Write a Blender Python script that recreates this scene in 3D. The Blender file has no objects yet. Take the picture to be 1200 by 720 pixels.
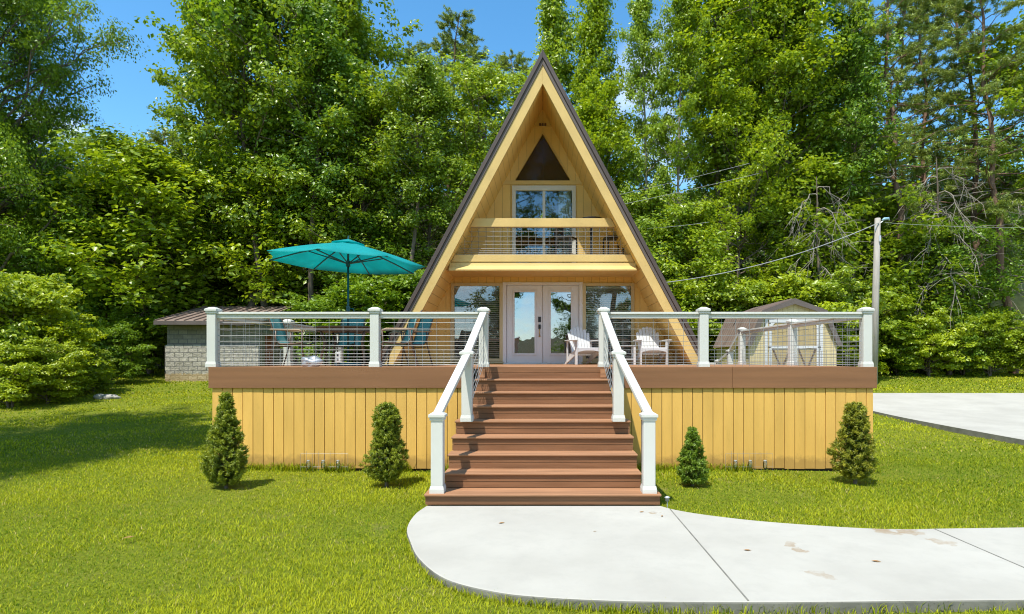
import bpy, bmesh, math, random
import numpy as np
from mathutils import Vector, Matrix

R = math.radians
random.seed(7)
scene = bpy.context.scene
col = scene.collection

# ------------------------------------------------------------------ camera frame of the photograph (used to read distances off it)
F, CX, CY, EYE = 700.0, 636.0, 422.0, 1.71
def PX(px, D): return (px - CX) * D / F
def PZ(py, D): return EYE - (py - CY) * D / F

# ------------------------------------------------------------------ materials
def nn(nt, t, **kw):
    n = nt.nodes.new(t)
    for k, v in kw.items(): setattr(n, k, v)
    return n

def base_mat(name):
    m = bpy.data.materials.new(name); m.use_nodes = True
    nt = m.node_tree
    return m, nt, nt.nodes['Principled BSDF'], nt.nodes['Material Output']

def rgba(c, k=1.0): return (min(1, c[0]*k), min(1, c[1]*k), min(1, c[2]*k), 1)

def mathn(nt, op, a, b=None, clamp=False):
    n = nn(nt, 'ShaderNodeMath', operation=op); n.use_clamp = clamp
    for i, v in enumerate((a, b)):
        if v is None: continue
        if isinstance(v, (int, float)): n.inputs[i].default_value = v
        else: nt.links.new(v, n.inputs[i])
    return n.outputs[0]

def mixc(nt, fac, a, b, blend='MIX'):
    n = nn(nt, 'ShaderNodeMix', data_type='RGBA', blend_type=blend)
    for sock, v in ((n.inputs[0], fac), (n.inputs[6], a), (n.inputs[7], b)):
        if isinstance(v, (int, float)): sock.default_value = v
        elif isinstance(v, tuple): sock.default_value = v
        else: nt.links.new(v, sock)
    return n.outputs[2]

def ramp(nt, src, p0, p1, c0=(0, 0, 0, 1), c1=(1, 1, 1, 1)):
    n = nn(nt, 'ShaderNodeValToRGB')
    n.color_ramp.elements[0].position = p0; n.color_ramp.elements[1].position = p1
    n.color_ramp.elements[0].color = c0; n.color_ramp.elements[1].color = c1
    nt.links.new(src, n.inputs[0])
    return n.outputs[0]

def coords(nt, stretch=(1, 1, 1), out='Object'):
    tc = nn(nt, 'ShaderNodeTexCoord'); mp = nn(nt, 'ShaderNodeMapping')
    mp.inputs['Scale'].default_value = stretch
    nt.links.new(tc.outputs[out], mp.inputs[0])
    return mp.outputs[0]

def noise(nt, vec, scale, detail=4, rough=0.55):
    n = nn(nt, 'ShaderNodeTexNoise')
    n.inputs['Scale'].default_value = scale; n.inputs['Detail'].default_value = detail; n.inputs['Roughness'].default_value = rough
    nt.links.new(vec, n.inputs['Vector'])
    return n.outputs[0]

def bump(nt, h, strength, dist, bs, prev=None):
    b = nn(nt, 'ShaderNodeBump')
    b.inputs['Strength'].default_value = strength; b.inputs['Distance'].default_value = dist
    nt.links.new(h, b.inputs['Height'])
    if prev is not None: nt.links.new(prev, b.inputs['Normal'])
    if bs is not None: nt.links.new(b.outputs[0], bs.inputs['Normal'])
    return b.outputs[0]

def paint(name, c, rough=0.55, var=0.10, scale=2.5, stretch=(1, 1, 1), spec=0.35, bstr=0.15, bscale=60, grooves=None, speck=0.0, metal=0.0, island=0.0):
    """A painted, printed or raw surface: soft tone variation, fine bump, optional grooves (axis, spacing, width), their shade painted as dark lines."""
    m, nt, bs, out = base_mat(name)
    v = coords(nt, stretch)
    n1 = noise(nt, v, scale, 5)
    cc = mixc(nt, ramp(nt, n1, 0.3, 0.7), rgba(c, 1 - var), rgba(c, 1 + var))
    n2 = noise(nt, v, bscale, 3)
    if speck:
        cc = mixc(nt, ramp(nt, noise(nt, v, scale*9, 2), 0.62, 0.72, (0, 0, 0, 1), (speck,)*3 + (1,)), cc, rgba(c, 0.45))
    if island:
        g = nn(nt, 'ShaderNodeNewGeometry')
        cc = mixc(nt, 1.0, cc, ramp(nt, g.outputs['Random Per Island'], 0, 1, (1-island,)*3 + (1,), (1, 1, 1, 1)), 'MULTIPLY')
    nrm = None
    if grooves:
        ax, sp, w = grooves
        tc = nn(nt, 'ShaderNodeTexCoord'); sx = nn(nt, 'ShaderNodeSeparateXYZ'); nt.links.new(tc.outputs['Object'], sx.inputs[0])
        fr = mathn(nt, 'FRACT', mathn(nt, 'DIVIDE', sx.outputs[ax], sp))
        g = mathn(nt, 'LESS_THAN', fr, w / sp)
        cc = mixc(nt, mathn(nt, 'MULTIPLY', g, 0.45), cc, rgba(c, 0.3))  # shade inside the groove painted as a darker line
        nrm = bump(nt, mathn(nt, 'SUBTRACT', 1.0, g), 0.8, 0.01, None)
    if bstr: bump(nt, n2, bstr, 0.004, bs, nrm)
    elif nrm is not None: nt.links.new(nrm, bs.inputs['Normal'])
    nt.links.new(cc, bs.inputs['Base Color'])
    nt.links.new(ramp(nt, n1, 0.2, 0.8, (max(0, rough-.1),)*3 + (1,), (min(1, rough+.12),)*3 + (1,)), bs.inputs['Roughness'])
    bs.inputs['Specular IOR Level'].default_value = spec
    bs.inputs['Metallic'].default_value = metal
    return m

def leaf_mat(name, dark, light, trans=0.3, rough=0.45, objtint=True):
    m, nt, bs, out = base_mat(name)
    at = nn(nt, 'ShaderNodeAttribute', attribute_name='v')
    cc = mixc(nt, at.outputs['Fac'], dark + (1,), light + (1,))
    if name == 'grass_blade': cc = mixc(nt, ramp(nt, at.outputs['Fac'], .93, .97), cc, (0.52, 0.43, 0.17, 1))
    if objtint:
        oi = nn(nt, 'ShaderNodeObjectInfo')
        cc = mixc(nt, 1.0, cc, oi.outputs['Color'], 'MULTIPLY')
    nt.links.new(cc, bs.inputs['Base Color'])
    bs.inputs['Roughness'].default_value = rough
    bs.inputs['Specular IOR Level'].default_value = 0.12 if name == 'grass_blade' else 0.5
    tr = nn(nt, 'ShaderNodeBsdfTranslucent')
    nt.links.new(mixc(nt, 1.0, cc, (1.35, 1.25, 0.55, 1), 'MULTIPLY'), tr.inputs[0])
    mx = nn(nt, 'ShaderNodeMixShader'); mx.inputs[0].default_value = trans
    nt.links.new(bs.outputs[0], mx.inputs[1]); nt.links.new(tr.outputs[0], mx.inputs[2])
    nt.links.new(mx.outputs[0], out.inputs[0])
    return m

def glass_mat(name, refl=0.3, tint=(0.75, 0.8, 0.8), wob=0.0):
    m, nt, bs, out = base_mat(name)
    nt.nodes.remove(bs)
    tr = nn(nt, 'ShaderNodeBsdfTransparent'); tr.inputs[0].default_value = tint + (1,)
    gl = nn(nt, 'ShaderNodeBsdfGlossy'); gl.inputs['Roughness'].default_value = 0.01; gl.inputs[0].default_value = (0.92, 0.96, 1, 1)
    fr = nn(nt, 'ShaderNodeFresnel'); fr.inputs[0].default_value = 1.28 if name == 'attic_glass' else 1.5
    fac = mathn(nt, 'ADD', fr.outputs[0], refl, True)
    if wob:
        b = bump(nt, noise(nt, coords(nt), 2.2, 2), wob, 0.05, None); nt.links.new(b, gl.inputs['Normal'])
    mx = nn(nt, 'ShaderNodeMixShader')
    nt.links.new(fac, mx.inputs[0]); nt.links.new(tr.outputs[0], mx.inputs[1]); nt.links.new(gl.outputs[0], mx.inputs[2])
    nt.links.new(mx.outputs[0], out.inputs[0])
    return m

M = {}
M['yellow_wall'] = paint('yellow_wall', (0.73, 0.505, 0.165), 0.6, 0.07, 1.3, bstr=0.25, bscale=45, grooves=(0, 0.203, 0.012))
M['soffit'] = paint('soffit_boards', (0.75, 0.515, 0.165), 0.6, 0.08, 1.5, bstr=0.2, grooves=(2, 0.19, 0.012))
M['yellow_trim'] = paint('yellow_trim', (0.64, 0.455, 0.165), 0.6, 0.08, 2.0, bstr=0.3, bscale=35, speck=0.12)
M['skirt'] = paint('mustard_boards', (0.77, 0.455, 0.105), 0.6, 0.08, 1.6, stretch=(3, 3, 0.6), bstr=0.35, bscale=30, speck=0.10, island=0.12)
def skirt_dirt():
    m = M['skirt']; nt = m.node_tree; bs = nt.nodes['Principled BSDF']
    src = bs.inputs['Base Color'].links[0].from_socket
    tc = nn(nt, 'ShaderNodeTexCoord'); sx = nn(nt, 'ShaderNodeSeparateXYZ'); nt.links.new(tc.outputs['Object'], sx.inputs[0])
    nz = noise(nt, tc.outputs['Object'], 7, 6, .7)
    # splashed mud along the foot of the boards, knots and nail heads
    hgt = mathn(nt, 'ADD', sx.outputs[2], mathn(nt, 'MULTIPLY', nz, -0.30))
    c = mixc(nt, ramp(nt, hgt, -.06, .10, (0.6,)*3 + (1,), (0, 0, 0, 1)), src, (0.30, 0.17, 0.05, 1))
    fine = coords(nt, (14, 14, 1.2)); gr = noise(nt, fine, 4, 5, .6)
    c = mixc(nt, ramp(nt, gr, .55, .75, (0, 0, 0, 1), (.16,)*3 + (1,)), c, (0.44, 0.26, 0.05, 1))
    v = nn(nt, 'ShaderNodeTexVoronoi'); v.inputs['Scale'].default_value = 2.6; nt.links.new(tc.outputs['Object'], v.inputs['Vector'])
    c = mixc(nt, ramp(nt, v.outputs['Distance'], .02, .05, (.75,)*3 + (1,), (0, 0, 0, 1)), c, (0.20, 0.10, 0.025, 1))
    nt.links.new(c, bs.inputs['Base Color'])
skirt_dirt()
M['black_gap'] = paint('dark_backing', (0.03, 0.025, 0.02), 0.9, 0.1)  # near black, stands in for the shade behind gaps between boards
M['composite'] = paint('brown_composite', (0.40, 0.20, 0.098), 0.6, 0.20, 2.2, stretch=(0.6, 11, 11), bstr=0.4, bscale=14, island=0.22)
M['composite_shaded'] = paint('brown_riser', (0.255, 0.122, 0.056), 0.6, 0.20, 2.2, stretch=(0.6, 11, 11), bstr=0.4, bscale=14, island=0.25)  # tread composite again, painted darker for the shade on upright faces
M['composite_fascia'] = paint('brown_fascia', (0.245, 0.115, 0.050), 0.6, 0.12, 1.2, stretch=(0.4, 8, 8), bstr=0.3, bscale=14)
M['vinyl'] = paint('white_vinyl', (0.62, 0.615, 0.555), 0.38, 0.03, 2.0, bstr=0.05)
M['white_plastic'] = paint('white_poly_lumber', (0.60, 0.60, 0.59), 0.45, 0.03, 3.0, bstr=0.08)
M['white_door'] = paint('white_door_paint', (0.68, 0.68, 0.68), 0.4, 0.03, 2.0, bstr=0.05)
M['cream_frame'] = paint('cream_frame', (0.52, 0.44, 0.25), 0.5, 0.05, 2.0, bstr=0.1)
M['wire'] = paint('galvanised_wire', (0.27, 0.275, 0.27), 0.45, 0.1, 5.0, spec=0.5, bstr=0, metal=0.2)
M['roof_metal'] = paint('brown_metal_roof', (0.085, 0.063, 0.052), 0.42, 0.12, 1.2, spec=0.5, bstr=0.05)
M['roof_tan'] = paint('brown_metal_roof_faded', (0.235, 0.175, 0.14), 0.5, 0.14, 1.2, spec=0.4, bstr=0.05)  # paler brown than the cabin roof
M['roof_trim'] = paint('taupe_rake_trim', (0.13, 0.105, 0.09), 0.5, 0.1, 1.5, bstr=0.1)
M['glass'] = glass_mat('window_glass', 0.06, (0.96, 0.97, 0.97))
M['glass_door'] = glass_mat('door_glass', 0.28, (0.5, 0.53, 0.53), 0.05)
M['glass_attic'] = glass_mat('attic_glass', 0.0, (0.95, 0.90, 0.80))
def brown_film():  # brown of the room inside, painted into the attic pane as diffuse colour
    nt = M['glass_attic'].node_tree; out = nt.nodes['Material Output']; src = out.inputs[0].links[0].from_socket
    d = nn(nt, 'ShaderNodeBsdfDiffuse'); d.inputs[0].default_value = (0.115, 0.075, 0.035, 1)
    mx = nn(nt, 'ShaderNodeMixShader'); mx.inputs[0].default_value = 0.55; nt.links.new(src, mx.inputs[1]); nt.links.new(d.outputs[0], mx.inputs[2]); nt.links.new(mx.outputs[0], out.inputs[0])
brown_film()
M['blind'] = paint('blind_slats', (0.82, 0.84, 0.82), 0.5, 0.03, bstr=0)
M['curtain'] = paint('grey_curtain', (0.55, 0.6, 0.55), 0.9, 0.06, 3, bstr=0.1)
M['interior'] = paint('interior_wood', (0.30, 0.20, 0.11), 0.7, 0.1, 2, bstr=0.1)
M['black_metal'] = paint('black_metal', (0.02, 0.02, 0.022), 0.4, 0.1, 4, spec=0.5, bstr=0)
M['brass'] = paint('brass', (0.55, 0.36, 0.10), 0.35, 0.1, 4, spec=0.5, bstr=0, metal=0.8)
M['brown_metal'] = paint('brown_powder_coat', (0.11, 0.065, 0.04), 0.45, 0.12, 4, spec=0.5, bstr=0)
M['tan_frame'] = paint('tan_frame', (0.34, 0.23, 0.13), 0.5, 0.12, 4, bstr=0.1)
M['table_top'] = paint('brown_table', (0.15, 0.085, 0.05), 0.4, 0.15, 5, stretch=(1, 6, 1), bstr=0.1)
M['sling'] = paint('teal_sling', (0.13, 0.30, 0.30), 0.85, 0.08, 8, bstr=0.3, bscale=200)
M['umb_pole'] = paint('dark_teal_pole', (0.015, 0.09, 0.11), 0.4, 0.1, 4, spec=0.5, bstr=0)
M['block'] = None
M['bark'] = paint('bark', (0.165, 0.130, 0.098), 0.95, 0.35, 2.5, stretch=(4, 4, 0.7), spec=0.1, bstr=0.9, bscale=9)
M['bark_pale'] = paint('pale_bark', (0.26, 0.225, 0.18), 0.95, 0.3, 2.5, stretch=(4, 4, 0.7), spec=0.1, bstr=0.8, bscale=9)
M['bark_pine'] = paint('pine_bark', (0.20, 0.125, 0.085), 0.95, 0.35, 2.5, stretch=(4, 4, 0.9), spec=0.1, bstr=0.9, bscale=8)
M['dead_wood'] = paint('dead_wood', (0.27, 0.24, 0.195), 0.95, 0.2, 3, spec=0.1, bstr=0.4, bscale=12)
M['pole_wood'] = paint('weathered_pole', (0.36, 0.33, 0.28), 0.9, 0.2, 3, stretch=(6, 6, 0.4), spec=0.15, bstr=0.6, bscale=12)
M['stone'] = paint('field_stone', (0.36, 0.34, 0.30), 0.9, 0.25, 4, spec=0.2, bstr=0.8, bscale=8)
M['mossy'] = paint('mossy_rock', (0.40, 0.37, 0.15), 0.95, 0.35, 1.8, spec=0.1, bstr=1.0, bscale=6)
M['steel'] = paint('galvanised_steel', (0.55, 0.57, 0.58), 0.45, 0.1, 3, spec=0.5, bstr=0.05, metal=0.3)
M['foil'] = paint('silver_sheet', (0.36, 0.39, 0.43), 0.35, 0.3, 9, spec=0.6, bstr=0.5, bscale=20, metal=0.5)
M['shed_wall'] = paint('pale_yellow_siding', (0.60, 0.49, 0.26), 0.65, 0.08, 1.5, bstr=0.2, grooves=(0, 0.2, 0.012))
M['shed_door'] = paint('tan_door', (0.42, 0.32, 0.155), 0.65, 0.08, 2, bstr=0.2, grooves=(0, 0.2, 0.012))
M['red_door'] = paint('rust_red_door', (0.30, 0.085, 0.035), 0.6, 0.15, 2, bstr=0.2)
M['dry_leaf'] = paint('dry_leaf', (0.34, 0.19, 0.07), 0.8, 0.25, 20, bstr=0.2)
M['cable'] = paint('grey_cable', (0.36, 0.37, 0.36), 0.6, 0.05, 2, bstr=0)
M['insulator'] = paint('blue_glass_lamp', (0.30, 0.50, 0.58), 0.25, 0.1, 4, spec=0.6, bstr=0)
M['jar'] = glass_mat('jar_glass', 0.12, (0.9, 0.92, 0.9))
M['tree_leaf'] = leaf_mat('tree_leaf', (0.080, 0.165, 0.014), (0.325, 0.435, 0.036), 0.42, 0.34)
M['pine_needle'] = leaf_mat('pine_needle', (0.085, 0.135, 0.034), (0.270, 0.350, 0.085), 0.32)
M['bush_leaf'] = leaf_mat('bush_leaf', (0.105, 0.190, 0.012), (0.370, 0.465, 0.030), 0.40, 0.36)
M['spruce_needle'] = leaf_mat('spruce_needle', (0.105, 0.165, 0.018), (0.385, 0.450, 0.045), 0.34)
M['grass_blade'] = leaf_mat('grass_blade', (0.105, 0.190, 0.006), (0.540, 0.545, 0.022), 0.35, 0.5, False)

# umbrella cloth: dyed fabric that lets some light through
def cloth():
    m, nt, bs, out = base_mat('teal_canvas')
    v = coords(nt)
    c = mixc(nt, ramp(nt, noise(nt, v, 3, 4), 0.3, 0.7), (0.010, 0.45, 0.46, 1), (0.018, 0.53, 0.54, 1))
    nt.links.new(c, bs.inputs['Base Color']); bs.inputs['Roughness'].default_value = 0.75
    bump(nt, noise(nt, v, 300, 2), 0.15, 0.002, bs)
    tr = nn(nt, 'ShaderNodeBsdfTranslucent'); nt.links.new(mixc(nt, 1.0, c, (1.0, 1.25, 1.2, 1), 'MULTIPLY'), tr.inputs[0])
    mx = nn(nt, 'ShaderNodeMixShader'); mx.inputs[0].default_value = 0.58
    nt.links.new(bs.outputs[0], mx.inputs[1]); nt.links.new(tr.outputs[0], mx.inputs[2]); nt.links.new(mx.outputs[0], out.inputs[0])
    return m
M['canvas'] = cloth()

def block_mat(name, c1, c2, rough_bump, w=0.40, h=0.20, mort=0.018):
    m, nt, bs, out = base_mat(name)
    tc = nn(nt, 'ShaderNodeTexCoord'); sx = nn(nt, 'ShaderNodeSeparateXYZ'); cb = nn(nt, 'ShaderNodeCombineXYZ')
    nt.links.new(tc.outputs['Object'], sx.inputs[0])
    nt.links.new(mathn(nt, 'ADD', sx.outputs[0], sx.outputs[1]), cb.inputs[0]); nt.links.new(sx.outputs[2], cb.inputs[1])
    br = nn(nt, 'ShaderNodeTexBrick'); nt.links.new(cb.outputs[0], br.inputs[0])
    br.inputs['Color1'].default_value = c1 + (1,); br.inputs['Color2'].default_value = c2 + (1,)
    br.inputs['Mortar'].default_value = (0.20, 0.195, 0.17, 1)
    br.inputs['Scale'].default_value = 1; br.inputs['Brick Width'].default_value = w; br.inputs['Row Height'].default_value = h
    br.inputs['Mortar Size'].default_value = mort
    n = noise(nt, tc.outputs['Object'], 9, 6, 0.65)
    cc = mixc(nt, 0.55, br.outputs[0], ramp(nt, n, 0.3, 0.7, (0.35, 0.35, 0.35, 1), (1, 1, 1, 1)), 'MULTIPLY')
    # ochre rain-splashed soil on the bottom courses
    st = mathn(nt, 'LESS_THAN', mathn(nt, 'ADD', sx.outputs[2], mathn(nt, 'MULTIPLY', n, 0.3)), 0.62)
    cc = mixc(nt, mathn(nt, 'MULTIPLY', st, 0.55), cc, (0.42, 0.28, 0.09, 1))
    nt.links.new(cc, bs.inputs['Base Color']); bs.inputs['Roughness'].default_value = 0.95
    b1 = bump(nt, br.outputs['Fac'], -0.6, 0.015, None)
    bump(nt, noise(nt, tc.outputs['Object'], 7, 5), rough_bump, 0.05, bs, b1)
    return m
M['block'] = block_mat('smooth_block', (0.25, 0.23, 0.175), (0.37, 0.345, 0.265), 0.15)
M['rough_block'] = block_mat('split_face_block', (0.40, 0.37, 0.30), (0.55, 0.51, 0.42), 1.0)

def concrete():
    m, nt, bs, out = base_mat('pale_concrete')
    tc = nn(nt, 'ShaderNodeTexCoord'); v = tc.outputs['Object']
    n1 = noise(nt, v, 0.9, 6, 0.6); n2 = noise(nt, v, 55, 3); n3 = noise(nt, v, 5, 5, 0.7)
    c = mixc(nt, ramp(nt, n1, 0.3, 0.72), (0.395, 0.375, 0.32, 1), (0.485, 0.465, 0.40, 1))
    c = mixc(nt, ramp(nt, n3, 0.48, 0.75, (0, 0, 0, 1), (0.35,)*3 + (1,)), c, (0.35, 0.335, 0.29, 1))
    # broom marks
    mp = nn(nt, 'ShaderNodeMapping'); mp.inputs['Scale'].default_value = (2, 90, 2); nt.links.new(v, mp.inputs[0])
    br = noise(nt, mp.outputs[0], 3, 2)
    # tan mud stains, each a blotch with its own outline
    w = nn(nt, 'ShaderNodeVectorMath', operation='SCALE'); w.inputs['Scale'].default_value = 0.42
    nz = nn(nt, 'ShaderNodeTexNoise'); nz.inputs['Scale'].default_value = 5; nz.inputs['Detail'].default_value = 4; nt.links.new(v, nz.inputs[0])
    nt.links.new(nz.outputs[1], w.inputs[0])
    vv = nn(nt, 'ShaderNodeVectorMath', operation='ADD'); nt.links.new(v, vv.inputs[0]); nt.links.new(w.outputs[0], vv.inputs[1])
    tot = None
    for sx, sy, r in ((2.19, 5.30, .085), (2.25, 5.16, .075), (3.30, 5.72, .15), (3.52, 5.70, .09), (3.60, 5.33, .12), (1.20, 6.40, .06), (2.1, 4.55, .10), (5.6, 5.2, .12)):
        d = nn(nt, 'ShaderNodeVectorMath', operation='DISTANCE'); nt.links.new(vv.outputs[0], d.inputs[0])
        d.inputs[1].default_value = (sx + 0.21, sy + 0.21, 0.29)
        s = mathn(nt, 'SUBTRACT', 1.0, mathn(nt, 'DIVIDE', d.outputs['Value'], r), True)
        tot = s if tot is None else mathn(nt, 'MAXIMUM', tot, s)
    edge = ramp(nt, tot, 0.02, 0.18)
    c = mixc(nt, mathn(nt, 'MULTIPLY', mathn(nt, 'MULTIPLY', edge, ramp(nt, n3, 0.30, 0.62)), 0.75), c, (0.30, 0.21, 0.115, 1))
    nt.links.new(c, bs.inputs['Base Color']); bs.inputs['Roughness'].default_value = 0.85; bs.inputs['Specular IOR Level'].default_value = 0.2
    b = bump(nt, n2, 0.25, 0.003, None); bump(nt, br, 0.15, 0.002, bs, b)
    return m
M['concrete'] = concrete()
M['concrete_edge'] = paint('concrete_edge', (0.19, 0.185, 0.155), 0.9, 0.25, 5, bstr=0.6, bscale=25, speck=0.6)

def ground_mat():
    m, nt, bs, out = base_mat('lawn_soil_and_leaf_litter')
    tc = nn(nt, 'ShaderNodeTexCoord'); v = tc.outputs['Object']
    n1 = noise(nt, v, 0.35, 5, 0.6); n2 = noise(nt, v, 26, 5, 0.7); n3 = noise(nt, v, 2.2, 5)
    g = mixc(nt, ramp(nt, n2, 0.3, 0.7), (0.060, 0.090, 0.008, 1), (0.24, 0.28, 0.018, 1))
    g = mixc(nt, ramp(nt, n1, 0.35, 0.7, (0, 0, 0, 1), (0.5,)*3 + (1,)), g, (0.22, 0.22, 0.030, 1))
    g = mixc(nt, ramp(nt, n3, 0.58, 0.74, (0, 0, 0, 1), (0.55,)*3 + (1,)), g, (0.26, 0.22, 0.075, 1))
    l = mixc(nt, ramp(nt, n2, 0.3, 0.7), (0.06, 0.05, 0.028, 1), (0.17, 0.13, 0.075, 1))
    l = mixc(nt, ramp(nt, n3, 0.45, 0.6, (0, 0, 0, 1), (0.6,)*3 + (1,)), l, (0.05, 0.085, 0.018, 1))
    sx = nn(nt, 'ShaderNodeSeparateXYZ'); nt.links.new(v, sx.inputs[0])
    y = mathn(nt, 'ADD', mathn(nt, 'ABSOLUTE', sx.outputs[1]), mathn(nt, 'MULTIPLY', n3, 3.0))
    f = ramp(nt, mathn(nt, 'DIVIDE', y, 100.0), 0.318, 0.335)
    c = mixc(nt, f, g, l)
    nt.links.new(c, bs.inputs['Base Color']); bs.inputs['Roughness'].default_value = 0.95; bs.inputs['Specular IOR Level'].default_value = 0.1
    bump(nt, n2, 0.8, 0.04, bs)
    return m
M['ground'] = ground_mat()

# ------------------------------------------------------------------ object helpers
ORG = {}                                                            # world origin of each root, by name
def tag(o, label, cat, group=None, kind=None):
    if label: o['label'] = label
    if cat: o['category'] = cat
    if group: o['group'] = group
    if kind: o['kind'] = kind
    return o

def thing(name, label, cat, loc=(0, 0, 0), rz=0.0, group=None):
    o = bpy.data.objects.new(name, None); col.objects.link(o)
    o.empty_display_size = 0.2
    o.location = loc; o.rotation_euler = (0, 0, rz)
    return tag(o, label, cat, group)

def link_mesh(name, me, parent=None):
    o = bpy.data.objects.new(name, me); col.objects.link(o)
    if parent is not None: o.parent = parent
    return o

class MB:
    def __init__(s, org=(0, 0, 0)): s.v = []; s.f = []; s.o = Vector(org)
    def add(s, vs, fs):
        n = len(s.v); s.v += [tuple(Vector(p) - s.o) for p in vs]; s.f += [tuple(i + n for i in f) for f in fs]
        return s
    def box(s, x0, x1, y0, y1, z0, z1):
        return s.add([(x0,y0,z0),(x1,y0,z0),(x1,y1,z0),(x0,y1,z0),(x0,y0,z1),(x1,y0,z1),(x1,y1,z1),(x0,y1,z1)],
                     [(3,2,1,0),(4,5,6,7),(0,1,5,4),(1,2,6,5),(2,3,7,6),(3,0,4,7)])
    def beam(s, p, q, w, h, up=(0, 0, 1)):
        """A square bar from p to q, w across and h along up."""
        p, q = Vector(p), Vector(q); d = (q - p).normalized(); u = Vector(up)
        a = d.cross(u).normalized() * w / 2; b = a.cross(d).normalized() * h / 2
        vs = [p - a - b, p + a - b, p + a + b, p - a + b, q - a - b, q + a - b, q + a + b, q - a + b]
        return s.add(vs, [(3,2,1,0),(4,5,6,7),(0,1,5,4),(1,2,6,5),(2,3,7,6),(3,0,4,7)])
    def tube(s, pts, rad, n=8, cap=True):
        pts = [Vector(p) for p in pts]
        if not isinstance(rad, (list, tuple)): rad = [rad] * len(pts)
        vs, fs = [], []
        for i, p in enumerate(pts):
            d = (pts[min(i+1, len(pts)-1)] - pts[max(i-1, 0)]).normalized()
            u = Vector((0, 0, 1)) if abs(d.z) < 0.9 else Vector((1, 0, 0))
            a = d.cross(u).normalized(); b = d.cross(a)
            for k in range(n):
                t = 2 * math.pi * k / n; vs.append(p + (a * math.cos(t) + b * math.sin(t)) * rad[i])
        for i in range(len(pts) - 1):
            for k in range(n):
                k2 = (k + 1) % n; fs.append((i*n + k, i*n + k2, (i+1)*n + k2, (i+1)*n + k))
        if cap: fs.append(tuple(range(n))); fs.append(tuple(reversed(range((len(pts)-1)*n, len(pts)*n))))
        return s.add(vs, fs)
    def prism(s, poly, y0, y1):
        """poly in (x, z), extruded along y."""
        n = len(poly)
        vs = [(x, y0, z) for x, z in poly] + [(x, y1, z) for x, z in poly]
        fs = [tuple(range(n)), tuple(reversed(range(n, 2*n)))] + [(i, i + n, (i+1) % n + n, (i+1) % n) for i in range(n)]
        return s.add(vs, fs)
    def prismx(s, poly, x0, x1):
        """poly in (y, z), extruded along x."""
        n = len(poly)
        vs = [(x0, y, z) for y, z in poly] + [(x1, y, z) for y, z in poly]
        fs = [tuple(range(n)), tuple(reversed(range(n, 2*n)))] + [(i, i + n, (i+1) % n + n, (i+1) % n) for i in range(n)]
        return s.add(vs, fs)
    def prismz(s, poly, z0, z1):
        n = len(poly)
        vs = [(x, y, z0) for x, y in poly] + [(x, y, z1) for x, y in poly]
        fs = [tuple(range(n)), tuple(reversed(range(n, 2*n)))] + [(i, i + n, (i+1) % n + n, (i+1) % n) for i in range(n)]
        return s.add(vs, fs)
    def plate(s, poly3, t):
        """A flat polygon given by 3-D points, thickened by t along its normal."""
        ps = [Vector(p) for p in poly3]; n = len(ps)
        nr = (ps[1] - ps[0]).cross(ps[2] - ps[0]).normalized() * t
        return s.add(ps + [p + nr for p in ps], [tuple(reversed(range(n))), tuple(range(n, 2*n))] + [(i, (i+1) % n, (i+1) % n + n, i + n) for i in range(n)])
    def build(s, name, mat, parent=None, bevel=0, smooth=False, segs=2):
        me = bpy.data.meshes.new(name); me.from_pydata(s.v, [], s.f); me.update()
        bm = bmesh.new(); bm.from_mesh(me); bmesh.ops.recalc_face_normals(bm, faces=bm.faces); bm.to_mesh(me); bm.free()
        me.materials.append(mat)
        if smooth: me.polygons.foreach_set('use_smooth', [True] * len(me.polygons))
        o = link_mesh(name, me, parent)
        if bevel:
            b = o.modifiers.new('bevel', 'BEVEL'); b.width = bevel; b.segments = segs; b.limit_method = 'ANGLE'; b.angle_limit = R(40)
        return o

def np_mesh(name, verts, tris, mat, parent=None, attr=None, smooth=False):
    me = bpy.data.meshes.new(name)
    nv, nf, k = len(verts), len(tris), tris.shape[1]
    me.vertices.add(nv); me.vertices.foreach_set('co', np.ascontiguousarray(verts, dtype=np.float32).ravel())
    me.loops.add(nf * k); me.loops.foreach_set('vertex_index', np.ascontiguousarray(tris, dtype=np.int32).ravel())
    me.polygons.add(nf)
    me.polygons.foreach_set('loop_start', np.arange(0, nf * k, k, dtype=np.int32))
    if smooth: me.polygons.foreach_set('use_smooth', np.ones(nf, dtype=bool))
    me.update(calc_edges=True)
    if attr is not None:
        a = me.attributes.new('v', 'FLOAT', 'POINT'); a.data.foreach_set('value', np.ascontiguousarray(attr, dtype=np.float32))
    me.materials.append(mat)
    return link_mesh(name, me, parent)

def children(o): return [c for c in bpy.data.objects if c.parent == o]
KIDS = {}
def copy_thing(o, loc, rz=0.0, label=None, group=None, sc=1.0, color=None):
    if o.name not in KIDS: KIDS[o.name] = [(c, children(c)) for c in children(o)]
    c = o.copy(); col.objects.link(c); c.location = loc; c.rotation_euler = (0, 0, rz)
    c.scale = (sc, sc, sc) if not isinstance(sc, tuple) else sc
    if label: c['label'] = label
    if group: c['group'] = group
    for ch, sub in KIDS[o.name]:
        d = ch.copy(); col.objects.link(d); d.parent = c
        if color: d.color = color
        for g in sub:
            e = g.copy(); col.objects.link(e); e.parent = d
    return c

# ------------------------------------------------------------------ ground
def h_y(y):
    y = np.asarray(y, dtype=float)
    z = np.where(y < 12, 0.0, np.where(y < 23, 0.0045 * (y - 12) ** 2, 0.5445 + 0.07 * (y - 23)))
    up = np.clip(y - 32.5, 0, None)
    return z + np.where(up < 6, 0.032 * up ** 2, 1.152 + 0.384 * (up - 6)) * (y < 95) + (y >= 95) * (1.152 + 0.384 * 56.5) + np.clip((-70 - y) * 0.12, 0, 9)
def gz(x, y):
    return float(h_y(y) + 0.02 * math.sin(x * 0.9) * math.cos(y * 0.7))

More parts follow.
